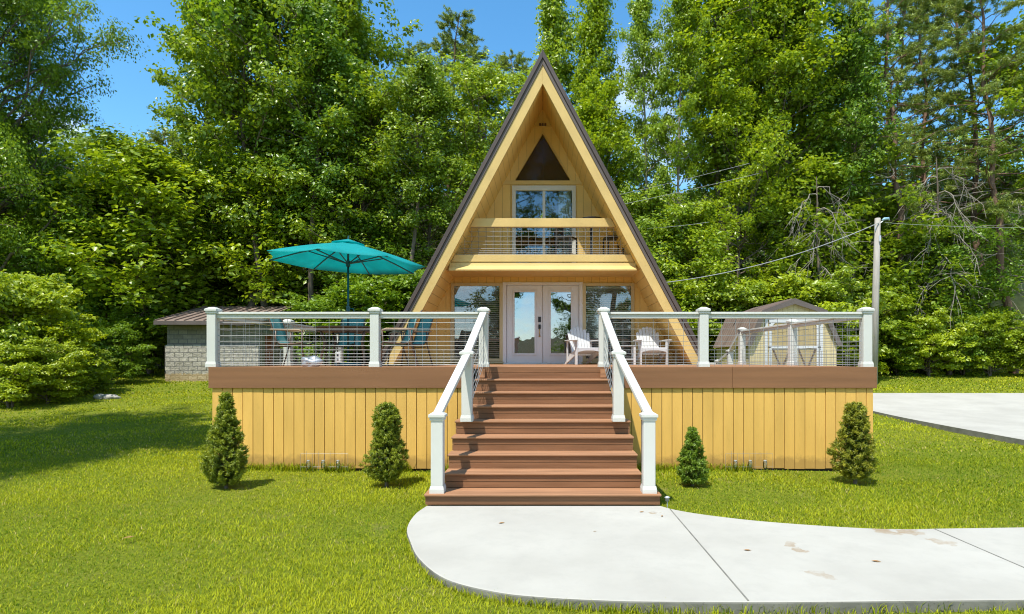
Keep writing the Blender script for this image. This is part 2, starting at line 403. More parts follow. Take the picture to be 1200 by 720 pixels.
def axis(dense0, dense1, step, far):
    a = list(np.arange(dense0, dense1 + 1e-6, step)); g = step
    lo, hi = dense0, dense1
    while hi < far: g *= 1.35; hi += g; lo -= g; a.append(hi); a.insert(0, lo)
    return np.array(a)
gx, gy = axis(-24, 24, 0.5, 400), axis(-6, 44, 0.5, 400)
XX, YY = np.meshgrid(gx, gy)
ZZ = h_y(YY) + 0.02 * np.sin(XX * 0.9) * np.cos(YY * 0.7)
V = np.stack([XX.ravel(), YY.ravel(), ZZ.ravel()], 1)
nxg, nyg = len(gx), len(gy)
ii, jj = np.meshgrid(np.arange(nxg - 1), np.arange(nyg - 1)); q = (jj * nxg + ii).ravel()
ground = np_mesh('ground', V, np.stack([q, q + 1, q + nxg + 1, q + nxg], 1), M['ground'], smooth=True)
tag(ground, 'mown green lawn rising into leaf littered woodland', 'ground', kind='structure')

# ------------------------------------------------------------------ front walk
SLAB = 0.07
near = [(-1.31, 6.72), (-1.36, 6.35), (-1.33, 5.85), (-1.20, 5.40), (-1.02, 4.93), (-0.73, 4.48), (-0.34, 4.23), (0.02, 4.13), (0.40, 4.08), (0.72, 4.06), (1.6, 4.05), (3.3, 4.09), (6.0, 4.16), (9.648, 4.2)]
far = [(9.648, 6.05), (6.0, 5.93), (4.7, 5.86), (3.9, 5.82), (3.5, 5.80), (3.04, 5.85), (2.29, 6.06), (1.75, 6.32), (1.45, 6.55), (1.33, 6.72)]
def smooth_line(pts, n=6):
    out = []
    for i in range(len(pts) - 1):
        p0, p1, p2, p3 = (Vector(pts[max(0, i-1)]), Vector(pts[i]), Vector(pts[i+1]), Vector(pts[min(len(pts)-1, i+2)]))
        for k in range(n):
            t = k / n
            out.append(tuple(0.5 * ((2*p1) + (p2-p0)*t + (2*p0-5*p1+4*p2-p3)*t*t + (3*p1-p0-3*p2+p3)*t**3)))
    return out + [pts[-1]]
walk_poly = smooth_line(near) + smooth_line(far)
w = MB(); w.prismz(walk_poly, -0.05, SLAB)
walkway = w.build('front_walk', M['concrete'], bevel=0.012)
tag(walkway, 'pale concrete front walk with rounded end below the stairs', 'path', kind='structure')
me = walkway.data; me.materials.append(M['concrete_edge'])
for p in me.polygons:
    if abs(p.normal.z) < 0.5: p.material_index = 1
j = MB()
for jx in (1.40, 3.80, 6.2, 8.6):
    y0 = {1.40: 4.065, 3.80: 4.12}.get(jx, 4.2); y1 = {1.40: 6.57, 3.80: 5.8}.get(jx, 5.95)
    j.box(jx - 0.006, jx + 0.006, y0, y1, SLAB - 0.01, SLAB + 0.003)
tag(j.build('path_joint_lines', M['concrete_edge']), 'thin tooled joint lines across the front walk', 'path', kind='structure')

# driveway: follows the ground, with a real step at its edge
dx0, dx1 = 9.65, 26.0
ys = np.concatenate([np.arange(-6, 12, 3.0), np.arange(12, 21.51, 0.5)])
dv, df = [], []
for y in ys:
    z = gz(13, y) + 0.10
    dv += [(dx0, y, z), (dx1, y, z), (dx0, y, z - 0.4), (dx1, y, z - 0.4)]
for i in range(len(ys) - 1):
    a, b = i * 4, i * 4 + 4
    df += [(a, a+1, b+1, b), (a, b, b+2, a+2), (a+1, a+3, b+3, b+1)]
df += [(0, 2, 3, 1), (len(dv)-4, len(dv)-3, len(dv)-1, len(dv)-2)]
dr = MB(); dr.add(dv, df)
driveway = dr.build('driveway', M['concrete'])
tag(driveway, 'pale concrete driveway beside the deck', 'driveway', kind='structure')
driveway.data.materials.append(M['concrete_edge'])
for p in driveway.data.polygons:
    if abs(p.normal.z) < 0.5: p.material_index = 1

# ------------------------------------------------------------------ A-frame house
S = 0.532; YR = 13.6; YW = 15.0; YB = 23.0; ZS = 8.0; ZF = 1.605
house = thing('a_frame_house', 'tall yellow A-frame cabin with steep brown roof and balcony', 'house', (0, YW, 0))
HO = (0, YW, 0)
def hw(z, top=ZS): return (top - z) * S
def chevron(mb, lo, hi, y0, y1, zf=ZF, side=0):
    for sg in (-1, 1):
        if side and sg != side: continue
        mb.prism([(0, lo), (sg * (lo - zf) * S, zf), (sg * (hi - zf) * S, zf), (0, hi)], y0, y1)
    return mb

def band(mb, z0, z1, holes, y0=YW, y1=YW + 0.14):
    xs = [None] + sorted(holes) + [None]
    edges = []
    a = None
    cur = ('wall', -1)
    spans = []; left = ('wall', -1)
    for hL, hR in sorted(holes):
        spans.append((left, ('x', hL))); left = ('x', hR)
    spans.append((left, ('wall', 1)))
    def at(e, z): return e[1] * (hw(z) - 0.002) if e[0] == 'wall' else (e[1] if not callable(e[1]) else e[1](z))
    for l, r in spans:
        poly = [(at(l, z0), z0), (at(r, z0), z0), (at(r, z1), z1), (at(l, z1), z1)]
        if abs(poly[2][0] - poly[3][0]) < 1e-5: poly = poly[:3]
        mb.prism(poly, y0, y1)
DW = 0.97
WL, WR = (-2.29, -1.01), (1.01, 2.29)
fw = MB(HO)
band(fw, 1.60, 1.67, [(-DW, DW)])
band(fw, 1.67, 3.64, [WL, (-DW, DW), WR])
band(fw, 3.64, 3.98, [])
band(fw, 3.98, 6.06, [(-0.75, 0.81)])
band(fw, 6.06, 6.21, [])
AT, AB, AH = 7.39, 6.21, 0.70
for sg in (-1, 1):
    fw.prism([(sg * hw(AB), AB), (sg * AH, AB), (0, AT), (0, ZS)], YW, YW + 0.14)
wall = fw.build('front_wall', M['yellow_wall'], house)
# attic window trim
tr = MB(HO)
for sg in (-1, 1):
    tr.prism([(sg * AH, AB), (sg * (AH + 0.05), AB), (0, AT + 0.09), (0, AT)], YW - 0.012, YW + 0.06)
tr.box(-AH - 0.35, AH + 0.35, YW - 0.02, YW - 0.0025, AB - 0.10, AB - 0.0)
tr.build('wall_trim', M['yellow_trim'], house)
vt = MB(HO)
for sg in (-1, 1): vt.beam((sg*.235, YW - .02, 7.555), (0, YW - .02, 7.985), .025, .02, up=(0, 1, 0))
vt.beam((-.235, YW - .02, 7.555), (.235, YW - .02, 7.555), .025, .02, up=(0, 1, 0)); vt.build('apex_trim', M['soffit'], house)
vt = MB(HO)
for k in range(3): vt.box(-.09 + k*.065, -.04 + k*.065, YW - .06, YW - .003, 7.575, 7.64)
vt.build('porch_light', M['table_top'], house, bevel=0.01)
aw = MB(HO); aw.prism([(-AH, AB), (AH, AB), (0, AT)], YW + 0.07, YW + 0.08)
aw.build('attic_window', M['glass_attic'], house)

# roof build-up
rf = chevron(MB(HO), 8.02, 8.70, YR + 0.06, YB)
for sg in (-1, 1):                                                  # standing seams on the outer face
    for yy in np.arange(YR + 0.5, YB, 0.42):
        rf.prism([(0, 8.70), (sg * (8.70 - ZF) * S, ZF), (sg * (8.75 - ZF) * S, ZF), (0, 8.75)], yy, yy + 0.03)
rf.build('roof', M['roof_metal'], house)
for sg in (-1, 1):
    chevron(MB(HO), 8.0, 8.43, YR, YR + 0.058, side=sg).build('barge_board', M['yellow_trim'], house, bevel=0.004)
    chevron(MB(HO), 8.432, 8.575, YR - 0.02, YR + 0.055, side=sg).build('rake_trim', M['roof_trim'], house, bevel=0.004)
    chevron(MB(HO), 8.58, 8.76, YR - 0.05, YR + 0.055, side=sg).build('roof_edge', M['roof_metal'], house, bevel=0.006)
    chevron(MB(HO), 8.0, 8.018, YR + 0.06, YW + 0.1, side=sg).build('soffit', M['soffit'], house)
# rear wall with its triangular window, floors and inside lining
rw = MB(HO)
for z0, z1 in ((1.6, 6.21),):
    rw.prism([(-hw(z0), z0), (hw(z0), z0), (hw(z1), z1), (-hw(z1), z1)], YB - 0.2, YB - 0.06)
for sg in (-1, 1):
    rw.prism([(sg * hw(AB), AB), (sg * AH, AB), (0, AT), (0, ZS)], YB - 0.2, YB - 0.06)
rw.build('rear_wall', M['interior'], house)
fl = MB(HO); fl.box(-3.3, 3.3, YW + 0.15, YB - 0.21, 1.56, 1.6); fl.prism([(-hw(3.8), 3.8), (hw(3.8), 3.8), (hw(3.96), 3.96), (-hw(3.96), 3.96)], YW + 0.15, YB - 0.21)
fl.prism([(-hw(3.98), 3.98), (hw(3.98), 3.98), (hw(5.9), 5.9), (-hw(5.9), 5.9)], YW + 3.2, YW + 3.3)
fl.build('floor', M['interior'], house)
ln = chevron(MB(HO), 7.93, 7.995, YW + 0.15, YB - 0.21); ln.build('ceiling_lining', M['interior'], house)
fd = MB(HO); fd.box(-3.5, 3.5, YR + 1.2, YB, -0.3, 1.55); fd.build('foundation', M['block'], house)

# ground-floor windows with blinds
for (a, b) in (WL, WR):
    fr = MB(HO); z0, z1, t = 1.67, 3.64, 0.075
    fr.box(a - 0.01, a + t, YW - 0.035, YW + 0.05, z0, z1); fr.box(b - t, b + 0.01, YW - 0.035, YW + 0.05, z0, z1)
    fr.box(a + t, b - t, YW - 0.035, YW + 0.05, z1 - t, z1); fr.box(a + t, b - t, YW - 0.035, YW + 0.05, z0, z0 + t)
    fr.box(a - 0.03, b + 0.03, YW - 0.06, YW - 0.036, z0 - 0.045, z0 - 0.005)
    wo = fr.build('window', M['cream_frame'], house, bevel=0.005)
    g = MB(HO); g.box(a + t, b - t, YW + 0.0, YW + 0.008, z0 + t, z1 - t); g.build('pane', M['glass'], wo)
    bl = MB(HO); bl.box(a + t + .01, b - t - .01, YW + 0.055, YW + 0.10, z1 - t - 0.06, z1 - t)
    for k in range(37):
        zz = z1 - t - 0.09 - k * 0.052
        if zz < z0 + t + 0.02: break
        bl.beam((a + t + .012, YW + 0.078, zz), (b - t - .012, YW + 0.078, zz), 0.046, 0.004, up=(0, 0.50, 0.86))
    bl.build('blind', M['blind'], wo)
    dk = MB(HO); dk.box(a - 0.05, b + 0.05, YW + 0.9, YW + 0.92, z0 - 0.05, z1 + 0.05); dk.build('drape', M['black_metal'], wo)  # added black panel, stands in for the dim room behind the blind

# french doors
fr = MB(HO)
fr.box(-DW - 0.035, -DW + 0.055, YW - 0.03, YW + 0.10, 1.6, 3.66); fr.box(DW - 0.055, DW + 0.035, YW - 0.03, YW + 0.10, 1.6, 3.66)
fr.box(-DW + 0.055, DW - 0.055, YW - 0.03, YW + 0.10, 3.59, 3.66); fr.box(-DW + 0.055, DW - 0.055, YW - 0.03, YW + 0.10, 1.6, 1.63)
fr.build('door_frame', M['white_door'], house, bevel=0.006)
for sg in (-1, 1):
    x0, x1 = (sg * 0.004, sg * (DW - 0.06)); x0, x1 = min(x0, x1), max(x0, x1)
    d = MB(HO); z0, z1 = 1.635, 3.585; st = 0.17; yb0, yb1 = YW + 0.02, YW + 0.065
    gl0, gl1, gz0, gz1 = x0 + st + 0.02, x1 - st - 0.02, z0 + 0.23, z1 - 0.16
    d.box(x0, gl0, yb0, yb1, z0, z1); d.box(gl1, x1, yb0, yb1, z0, z1)
    d.box(gl0, gl1, yb0, yb1, z0, gz0); d.box(gl0, gl1, yb0, yb1, gz1, z1)
    m4 = 0.035                                                      # glazing bead proud of the leaf
    d.box(gl0 - m4, gl0 + 0.012, yb0 - 0.016, yb0 - 0.001, gz0 - m4, gz1 + m4); d.box(gl1 - 0.012, gl1 + m4, yb0 - 0.016, yb0 - 0.001, gz0 - m4, gz1 + m4)
    d.box(gl0 + .012, gl1 - .012, yb0 - 0.016, yb0 - 0.001, gz0 - m4, gz0 + .012); d.box(gl0 + .012, gl1 - .012, yb0 - 0.016, yb0 - 0.001, gz1 - .012, gz1 + m4)
    leafo = d.build('french_door', M['white_door'], house, bevel=0.004)
    g = MB(HO); g.box(gl0, gl1, yb0 + 0.015, yb0 + 0.025, gz0, gz1); g.build('pane', M['glass_door'], leafo)
    if sg < 0:
        hx = x1 - 0.075
        k = MB(HO); k.box(hx - 0.035, hx + 0.035, yb0 - 0.022, yb0 - 0.001, 2.66, 2.79); k.box(hx - 0.03, hx + 0.03, yb0 - 0.03, yb0 - 0.001, 2.49, 2.60)
        k.build('keypad_lock', M['black_metal'], leafo, bevel=0.005)
        k = MB(HO); k.tube([(hx, yb0, 2.50), (hx, yb0 - 0.05, 2.48), (hx, yb0 - 0.055, 2.38), (hx, yb0 - 0.01, 2.33)], 0.011, 8); k.tube([(hx, yb0 - .03, 2.32), (hx, yb0 - 0.03, 2.29)], 0.025, 8)
        k.build('handle', M['brass'], leafo, smooth=True)

# sliding door on the balcony
a, b, z0, z1, t = -0.75, 0.81, 4.0, 6.06, 0.075
fr = MB(HO)
fr.box(a - 0.02, a + t, YW - 0.04, YW + 0.06, z0, z1 + 0.02); fr.box(b - t, b + 0.02, YW - 0.04, YW + 0.06, z0, z1 + 0.02)
fr.box(a + t, b - t, YW - 0.04, YW + 0.06, z1 - t - 0.03, z1 + 0.02); fr.box(a + t, b - t, YW - 0.04, YW + 0.06, z0, z0 + t)
mx = (a + b) / 2
fr.box(mx - 0.035, mx + 0.035, YW - 0.03, YW + 0.05, z0 + t, z1 - t - 0.03)
so = fr.build('sliding_door', M['vinyl'], house, bevel=0.005)
for x0, x1 in ((a + t, mx - 0.035), (mx + 0.035, b - t)):
    g = MB(HO); g.box(x0, x1, YW + 0.01, YW + 0.02, z0 + t, z1 - t - .03); g.build('pane', M['glass'], so)
cu = MB(HO)
vs, fs = [], []
for i in range(25):
    x = 0.40 + i * 0.0135; y = YW + 0.14 + 0.025 * math.sin(i * 1.9)
    vs += [(x, y, z0 + 0.02), (x, y, z1 - 0.05), (x, y + .008, z0 + 0.02), (x, y + .008, z1 - 0.05)]
for i in range(24):
    p, q2 = i*4, i*4+4; fs += [(p, q2, q2+1, p+1), (p+2, p+3, q2+3, q2+2)]
cu.add(vs, fs); cu.build('curtain', M['curtain'], so, smooth=True)

# balcony: floor, beams, drip ledge, wire mesh
bo = MB(HO)
bo.prism([(-hw(3.79), 3.79), (hw(3.79), 3.79), (hw(3.975), 3.975), (-hw(3.975), 3.975)], YR + 0.318, YW - 0.003)
balc = bo.build('balcony', M['yellow_trim'], house)
def wbeam(name, z0, z1, y0, y1, mat, parent, inset=0.012, bevel=0.006):
    b = MB(HO); b.prism([(-hw(z0) + inset, z0), (hw(z0) - inset, z0), (hw(z1) - inset, z1), (-hw(z1) + inset, z1)], y0, y1)
    return b.build(name, mat, parent, bevel=bevel)
wbeam('beam', 4.80, 5.00, YR + 0.27, YR + 0.36, M['yellow_trim'], balc)
wbeam('beam', 3.985, 4.15, YR + 0.25, YR + 0.315, M['yellow_trim'], balc)
lg = MB(HO); hl = hw(3.9) - 0.02
lg.prismx([(YR + 0.315, 3.975), (YR + 0.27, 3.975), (YR + 0.25, 3.895), (YR + 0.13, 3.80), (YR + 0.13, 3.765), (YR + 0.315, 3.765)], -hl, hl)
lg.build('drip_ledge', M['yellow_trim'], balc, bevel=0.004)
wm = MB(HO)
for z in (4.165, 4.20, 4.245, 4.30, 4.385, 4.47, 4.585, 4.70, 4.78):
    h = hw(z) - 0.05; wm.tube([(-h, YR + 0.29, z), (h, YR + 0.29, z)], 0.005, 5)
for k in range(-13, 14):
    x = k * 0.165; zt = min(4.80, 8.0 - (abs(x) + 0.05) / S)
    if zt > 4.2: wm.tube([(x, YR + 0.295, 4.15), (x, YR + 0.295, zt)], 0.004, 5)
wm.build('wire_mesh', M['wire'], balc)

# ------------------------------------------------------------------ deck
DX, DY0, DY1, DZ = 5.15, 9.20, 15.25, 1.60
deck = thing('deck', 'wide raised deck with mustard board skirt and white wire railing', 'deck', (0, DY0, 0))
DO = (0, DY0, 0)
db = MB(DO)
y = DY0 + 0.03
rowi = 0
while y < DY1:
    y1 = min(y + 0.14, DY1)
    if y1 < YR - 0.10:
        db.box(-DX + .03, DX - .03, y, y1, DZ - 0.028, DZ)
    elif y1 < YW:
        db.box(-DX + .03, -3.83, y, y1, DZ - 0.028, DZ); db.box(3.83, DX - .03, y, y1, DZ - 0.028, DZ)
        db.box(-3.36, 3.36, y, y1, DZ - 0.028, DZ)
    else:
        db.box(-DX + .03, -3.83, y, y1, DZ - 0.028, DZ); db.box(3.83, DX - .03, y, y1, DZ - 0.028, DZ)
    y += 0.145
db.build('decking', M['composite'], deck)
SW = 1.0                                                            # half width of the upper flight
for x0, x1 in ((-DX, -SW - 0.07), (SW + 0.07, 2.92), (2.924, DX)):
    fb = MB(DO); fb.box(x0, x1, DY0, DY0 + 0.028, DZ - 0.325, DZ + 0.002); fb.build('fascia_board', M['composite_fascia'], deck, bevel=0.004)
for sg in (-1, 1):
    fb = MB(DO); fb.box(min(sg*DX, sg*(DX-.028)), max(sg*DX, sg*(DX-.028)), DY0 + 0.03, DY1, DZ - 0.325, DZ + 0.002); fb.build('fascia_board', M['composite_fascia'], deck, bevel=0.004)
sk = {-1: MB(DO), 1: MB(DO)}; bk = MB(DO)
rs = random.Random(3)
x = -DX + 0.045
while x < DX - 0.05:
    x1 = min(x + 0.148, DX - 0.045)
    if not (-SW - .2 < x and x1 < SW + .2):
        sk[-1 if x < 0 else 1].box(x, x1, DY0 + 0.03 + rs.uniform(0, .004), DY0 + 0.05, 0.025 + rs.uniform(0, .012), DZ - 0.31)
    x += 0.158
for sg in (-1, 1):
    yy = DY0 + 0.055
    while yy < DY1 - 0.1:
        xa = sg * (DX - 0.045); xb = sg * (DX - 0.065)
        sk[sg].box(min(xa, xb), max(xa, xb), yy, yy + 0.148, 0.045, DZ - 0.31); yy += 0.158
for sg in (-1, 1): sk[sg].build('skirt', M['skirt'], deck)
bk.box(-DX + 0.07, DX - 0.07, DY0 + 0.058, DY0 + 0.07, -0.05, DZ - 0.12)
for sg in (-1, 1):
    bk.box(min(sg*(DX-.075), sg*(DX-.085)), max(sg*(DX-.075), sg*(DX-.085)), DY0 + 0.075, DY1, -0.05, DZ - 0.12)
bk.build('skirt_backing', M['black_gap'], deck)  # dark sheet added as the shade seen between skirt boards

def post(parent, org, x, y, z0, z1, w=0.069, base=True):
    p = MB(org); p.box(x - w, x + w, y - w, y + w, z0, z1)
    po = p.build('railing_post', M['vinyl'], parent, bevel=0.008)
    c = MB(org)
    c.box(x - w - 0.012, x + w + 0.012, y - w - 0.012, y + w + 0.012, z1 - 0.055, z1 - 0.02)
    e = w + 0.026
    c.box(x - e, x + e, y - e, y + e, z1 - 0.02, z1 + 0.012)
    c.add([(x-e,y-e,z1+.012),(x+e,y-e,z1+.012),(x+e,y+e,z1+.012),(x-e,y+e,z1+.012),(x-.04,y-.04,z1+.045),(x+.04,y-.04,z1+.045),(x+.04,y+.04,z1+.045),(x-.04,y+.04,z1+.045)],
          [(0,1,5,4),(1,2,6,5),(2,3,7,6),(3,0,4,7),(4,5,6,7)])
    c.build('post_cap', M['vinyl'], po, bevel=0.005)
    if base:
        b = MB(org); e = w + 0.013
        b.box(x - e, x + e, y - e, y + e, z0, z0 + 0.045)
        e2 = w + 0.004
        b.add([(x-e,y-e,z0+.045),(x+e,y-e,z0+.045),(x+e,y+e,z0+.045),(x-e,y+e,z0+.045),(x-e2,y-e2,z0+.085),(x+e2,y-e2,z0+.085),(x+e2,y+e2,z0+.085),(x-e2,y+e2,z0+.085)],
              [(0,1,5,4),(1,2,6,5),(2,3,7,6),(3,0,4,7)])
        b.build('post_base', M['vinyl'], po)
    return po
RT = DZ + 0.855                                                     # top of the railing
PT = RT + 0.03
HZ = (0.035, 0.07, 0.11, 0.155, 0.205, 0.265, 0.33, 0.40, 0.49, 0.59, 0.69)
def rail(parent, org, p, q, mesh=True, off=0.0):
    """A level or sloping top rail from p to q (tops), with its sub-rail and wire panel."""
    p, q = Vector(p), Vector(q)
    r = MB(org)
    r.beam(p - Vector((0, 0, .02)), q - Vector((0, 0, .02)), 0.105, 0.038)
    r.beam(p - Vector((0, 0, .07)), q - Vector((0, 0, .07)), 0.06, 0.062)
    ro = r.build('top_rail', M['vinyl'], parent, bevel=0.006)
    if mesh:
        wmb = MB(org); L = (q - p).length; n = max(2, int(L / 0.205))
        for h in HZ:
            d = Vector((0, 0, -(0.855 - h))); wmb.tube([p + d, q + d], 0.0036, 5)
        for i in range(n + 1):
            b = p.lerp(q, i / n); wmb.tube([b - Vector((0, 0, .10)), b - Vector((0, 0, .855 - 0.01))], 0.0031, 5)
            if i < n and i % 2 == 0:
                b = p.lerp(q, (i + .5) / n); wmb.tube([b - Vector((0, 0, .855 - .27)), b - Vector((0, 0, .855 - 0.01))], 0.0032, 5)
        wmb.build('wire_panel', M['wire'], ro)
    return ro
YP = DY0 + 0.11
PXS = [PX(250, YP), PX(440, YP), PX(567, YP), PX(707, YP), PX(824, YP), PX(1014.5, YP)]
for x in PXS: post(deck, DO, x, YP, DZ, PT)
for i in (0, 1, 3, 4): rail(deck, DO, (PXS[i] + 0.07, YP, RT), (PXS[i+1] - 0.07, YP, RT))
for x in (PXS[0], PXS[5]):
    for yy in (12.05, 15.1): post(deck, DO, x, yy, DZ, PT)
    rail(deck, DO, (x, YP + 0.07, RT), (x, 12.05 - 0.07, RT)); rail(deck, DO, (x, 12.05 + 0.07, RT), (x, 15.1 - 0.07, RT))

# ------------------------------------------------------------------ front stairs
stair = thing('front_stairs', 'brown composite front stairs with white posts and handrails', 'stairs', (0, 7.9, 0))
SO = (0, 7.9, 0)
RISE, RUN = 0.176, 0.30
def half(n): return SW if n <= 3 else (1.165 if n <= 7 else 1.33)
for n in range(0, 9):
    z = DZ - RISE * n; hwid = half(n); ynose = DY0 - RUN * n
    if n > 0:
        t = MB(SO); dep = RUN + 0.03
        yn = ynose - (0.06 if n == 8 else 0.025)
        t.box(-hwid - 0.012, hwid + 0.012, yn, yn + dep * 0.5 - 0.003, z - 0.027, z); t.box(-hwid - 0.012, hwid + 0.012, yn + dep * 0.5 + 0.003, ynose + RUN - 0.004, z - 0.027, z)
        t.build('tread', M['composite'], stair, bevel=0.008)
    zb = (SLAB if n == 8 else z - RISE); r = MB(SO)
    yf = ynose - (0.03 if n == 8 else 0)
    zt = z - 0.029 if n else z + 0.001
    zm = (zb + zt) / 2
    if n == 8: r.box(-hwid, hwid, yf, yf + 0.02, zb, zt)
    else:
        r.box(-hwid, hwid, yf, yf + 0.02, zm + 0.003, zt); r.box(-hwid, hwid, yf, yf + 0.02, zb + 0.003, zm - 0.003)
    r.build('riser', M['composite_shaded'], stair)
for sg in (-1, 1):
    st = MB(SO)
    for n in range(0, 9):
        hwid = half(n) - 0.01; z = DZ - RISE * n - 0.03; y0 = DY0 - RUN * n + 0.022
        xa, xb = sg * hwid, sg * (hwid - 0.04)
        st.box(min(xa, xb), max(xa, xb), y0, y0 + RUN - 0.002, max(0.0, z - 0.5), z)
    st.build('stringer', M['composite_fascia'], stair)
bk = MB(SO)
for n in range(0, 9):
    y0 = DY0 - RUN * n + 0.024; bk.box(-half(n) + .06, half(n) - .06, y0, y0 + 0.01, SLAB, DZ - RISE * n - 0.031)
bk.build('stair_gap_shade', M['black_gap'], stair)  # dark sheets added as the shade seen between stair boards
for sg in (-1, 1):
    lb = MB(SO); lb.box(sg*0.93 - .045, sg*0.93 + .045, DY0 - 0.05, DY0 - 0.002, DZ - 0.16, DZ - 0.03); lb.build('riser_block', M['composite'], stair)
LP_ = []
for sg, xt, xm, xl in ((-1, PXS[2], -1.005, -1.205), (1, PXS[3], 1.005, 1.215)):
    zm, zl = DZ - RISE * 4, DZ - RISE * 8
    post(stair, SO, xm, 7.95, zm, 1.80); post(stair, SO, xl, 6.86, zl, 1.075)
    for p, q in (((xt, YP - 0.07, RT), (xm, 7.95 + 0.02, 1.835)), ((xm, 7.95 - 0.07, 1.79), (xl, 6.86 + 0.02, 1.115))):
        h = MB(SO); h.beam(Vector(p) - Vector((0, 0, .02)), Vector(q) - Vector((0, 0, .02)), 0.105, 0.045); h.beam(Vector(p) - Vector((0, 0, .07)), Vector(q) - Vector((0, 0, .07)), 0.055, 0.055)
        h.build('handrail', M['vinyl'], stair, bevel=0.006)
    # wire panel only on the upper flight
    wmb = MB(SO); a0 = Vector((xt, YP - .08, RT)); b0 = Vector((xm, 7.99, 1.80))
    for h in HZ[::2]:
        wmb.tube([a0 - Vector((0, 0, .855 - h)), b0 - Vector((0, 0, .855 - h))], 0.0036, 5)
    for i in range(7):
        b = a0.lerp(b0, i / 6); wmb.tube([b - Vector((0, 0, .10)), b - Vector((0, 0, .85))], 0.0034, 5)
    wmb.build('wire_panel', M['wire'], stair)

# rear stairs off the deck's right side (behind the railing)
rear = thing('rear_stairs', 'small side stairs with white posts going down toward the barn', 'stairs', (PXS[5] - 0.6, 16.4, 0))
RO = tuple(rear.location)
xr = PXS[5]
t = MB(RO)
for k in range(6):
    zz = DZ - 0.19 * (k + 1); t.box(xr - 1.2, xr + 0.05, DY1 + 0.02 + 0.28 * k, DY1 + 0.32 + 0.28 * k, zz - 0.03, zz)
t.build('tread', M['composite'], rear, bevel=0.005)
for xx in (xr - 1.17, xr + 0.02):
    t = MB(RO); t.prismx([(DY1 + 0.01, DZ - 0.25), (DY1 + 1.75, DZ - 0.19*6 - 0.05), (DY1 + 1.75, 0.15), (DY1 + 1.5, 0.15), (DY1 + 0.01, 1.05)], xx - 0.02, xx + 0.02)
    t.build('stringer', M['composite_fascia'], rear)
post(rear, RO, xr, 16.05, DZ - 0.19 * 3, 1.95); post(rear, RO, xr, 17.1, 0.05, 1.68)
h = MB(RO); h.beam((xr, 15.18, RT - .04), (xr, 16.0, 1.96), 0.1, 0.08); h.beam((xr, 16.1, 1.9), (xr, 17.06, 1.66), 0.1, 0.07); h.beam((xr, 17.1, 1.60), (xr - 1.2, 17.1, 1.60), 0.06, 0.08)
h.build('handrail', M['vinyl'], rear, bevel=0.005)

# ------------------------------------------------------------------ patio furniture
def adirondack():
    t = thing('adirondack_chair', 'white slatted garden chair facing the camera at the right end of porch', 'chair')
    b = MB()
    for k in range(6):
        f = k / 5; y = -0.30 + 0.47 * f; z = 0.375 - 0.13 * f
        b.beam((-0.265, y, z), (0.265, y, z), 0.082, 0.02, up=(0, 0.26, 0.96))
    b.build('seat', M['white_plastic'], t, bevel=0.004)
    bk = MB()
    hts = (0.60, 0.68, 0.735, 0.755, 0.735, 0.68, 0.60); n = 7
    for k in range(n):
        u = (k - 3) / 3; xb, xt = u * 0.20, u * 0.265; L = hts[k]
        d = Vector((xt - xb, 0.32, 0.80)).normalized(); o = Vector((xb, 0.13, 0.22)); wd = 0.036
        side = Vector((1, 0, 0)); prof = [(-wd*.85, 0), (wd*.85, 0), (wd, L - 0.03), (wd*.7, L - 0.008), (0, L), (-wd*.7, L - 0.008), (-wd, L - 0.03)]
        bk.plate([o + side * a + d * c for a, c in prof], -0.018)
    bk.build('backrest', M['white_plastic'], t, bevel=0.003)
    br = MB(); br.beam((-0.24, 0.265, 0.50), (0.24, 0.265, 0.50), 0.02, 0.06); br.beam((-0.3, 0.30, 0.56), (0.3, 0.30, 0.56), 0.03, 0.06)
    br.build('back_rail', M['white_plastic'], t)
    for sg in (-1, 1):
        a = MB(); a.prismz([(sg*0.265, 0.34), (sg*0.36, 0.34), (sg*0.41, 0.0), (sg*0.42, -0.33), (sg*0.39, -0.39), (sg*0.31, -0.39), (sg*0.275, -0.33)], 0.555, 0.577)
        a.build('arm', M['white_plastic'], t, bevel=0.005)
        l = MB(); l.box(sg*0.30 - 0.012, sg*0.30 + 0.012, -0.34, -0.22, 0.0, 0.555)
        l.prism([(sg*0.312, 0.553), (sg*0.39, 0.553), (sg*0.312, 0.33)], -0.295, -0.272)
        l.build('leg', M['white_plastic'], t, bevel=0.004)
        s = MB(); s.prismx([(-0.335, 0.385), (-0.335, 0.28), (0.46, 0.0), (0.56, 0.0), (0.18, 0.25)], sg*0.277 - 0.011, sg*0.277 + 0.011)
        s.box(sg*0.30 - .012, sg*0.30 + .012, 0.27, 0.34, 0.05, 0.555)
        s.build('side_rail', M['white_plastic'], t, bevel=0.004)
    ap = MB(); ap.prism([(-0.266, 0.30), (-0.1, 0.33), (0.1, 0.33), (0.266, 0.30), (0.266, 0.385), (-0.266, 0.385)], -0.352, -0.336)
    ap.build('front_apron', M['white_plastic'], t)
    return t
ch = adirondack(); ch.location = (PX(764.5, 13.85), 14.05, DZ); ch.rotation_euler = (0, 0, R(3)); ch['group'] = 'white garden chairs on the porch'
c2 = copy_thing(ch, (PX(685, 13.85), 14.1, DZ), R(18), 'white slatted garden chair turned sideways in front of the french doors', 'white garden chairs on the porch')
stb = thing('side_table', 'small white square side table between the garden chairs', 'table', (PX(733, 14.2), 14.2, DZ))
b = MB()
for k in range(5): b.box(-0.22 + k*0.09, -0.14 + k*0.09, -0.2, 0.2, 0.43, 0.45)
b.build('table_top', M['white_plastic'], stb, bevel=0.004)
for sx in (-1, 1):
    for sy in (-1, 1):
        l = MB(); l.box(sx*0.19 - .025, sx*0.19 + .025, sy*0.17 - .02, sy*0.17 + .02, 0, 0.43); l.build('leg', M['white_plastic'], stb)
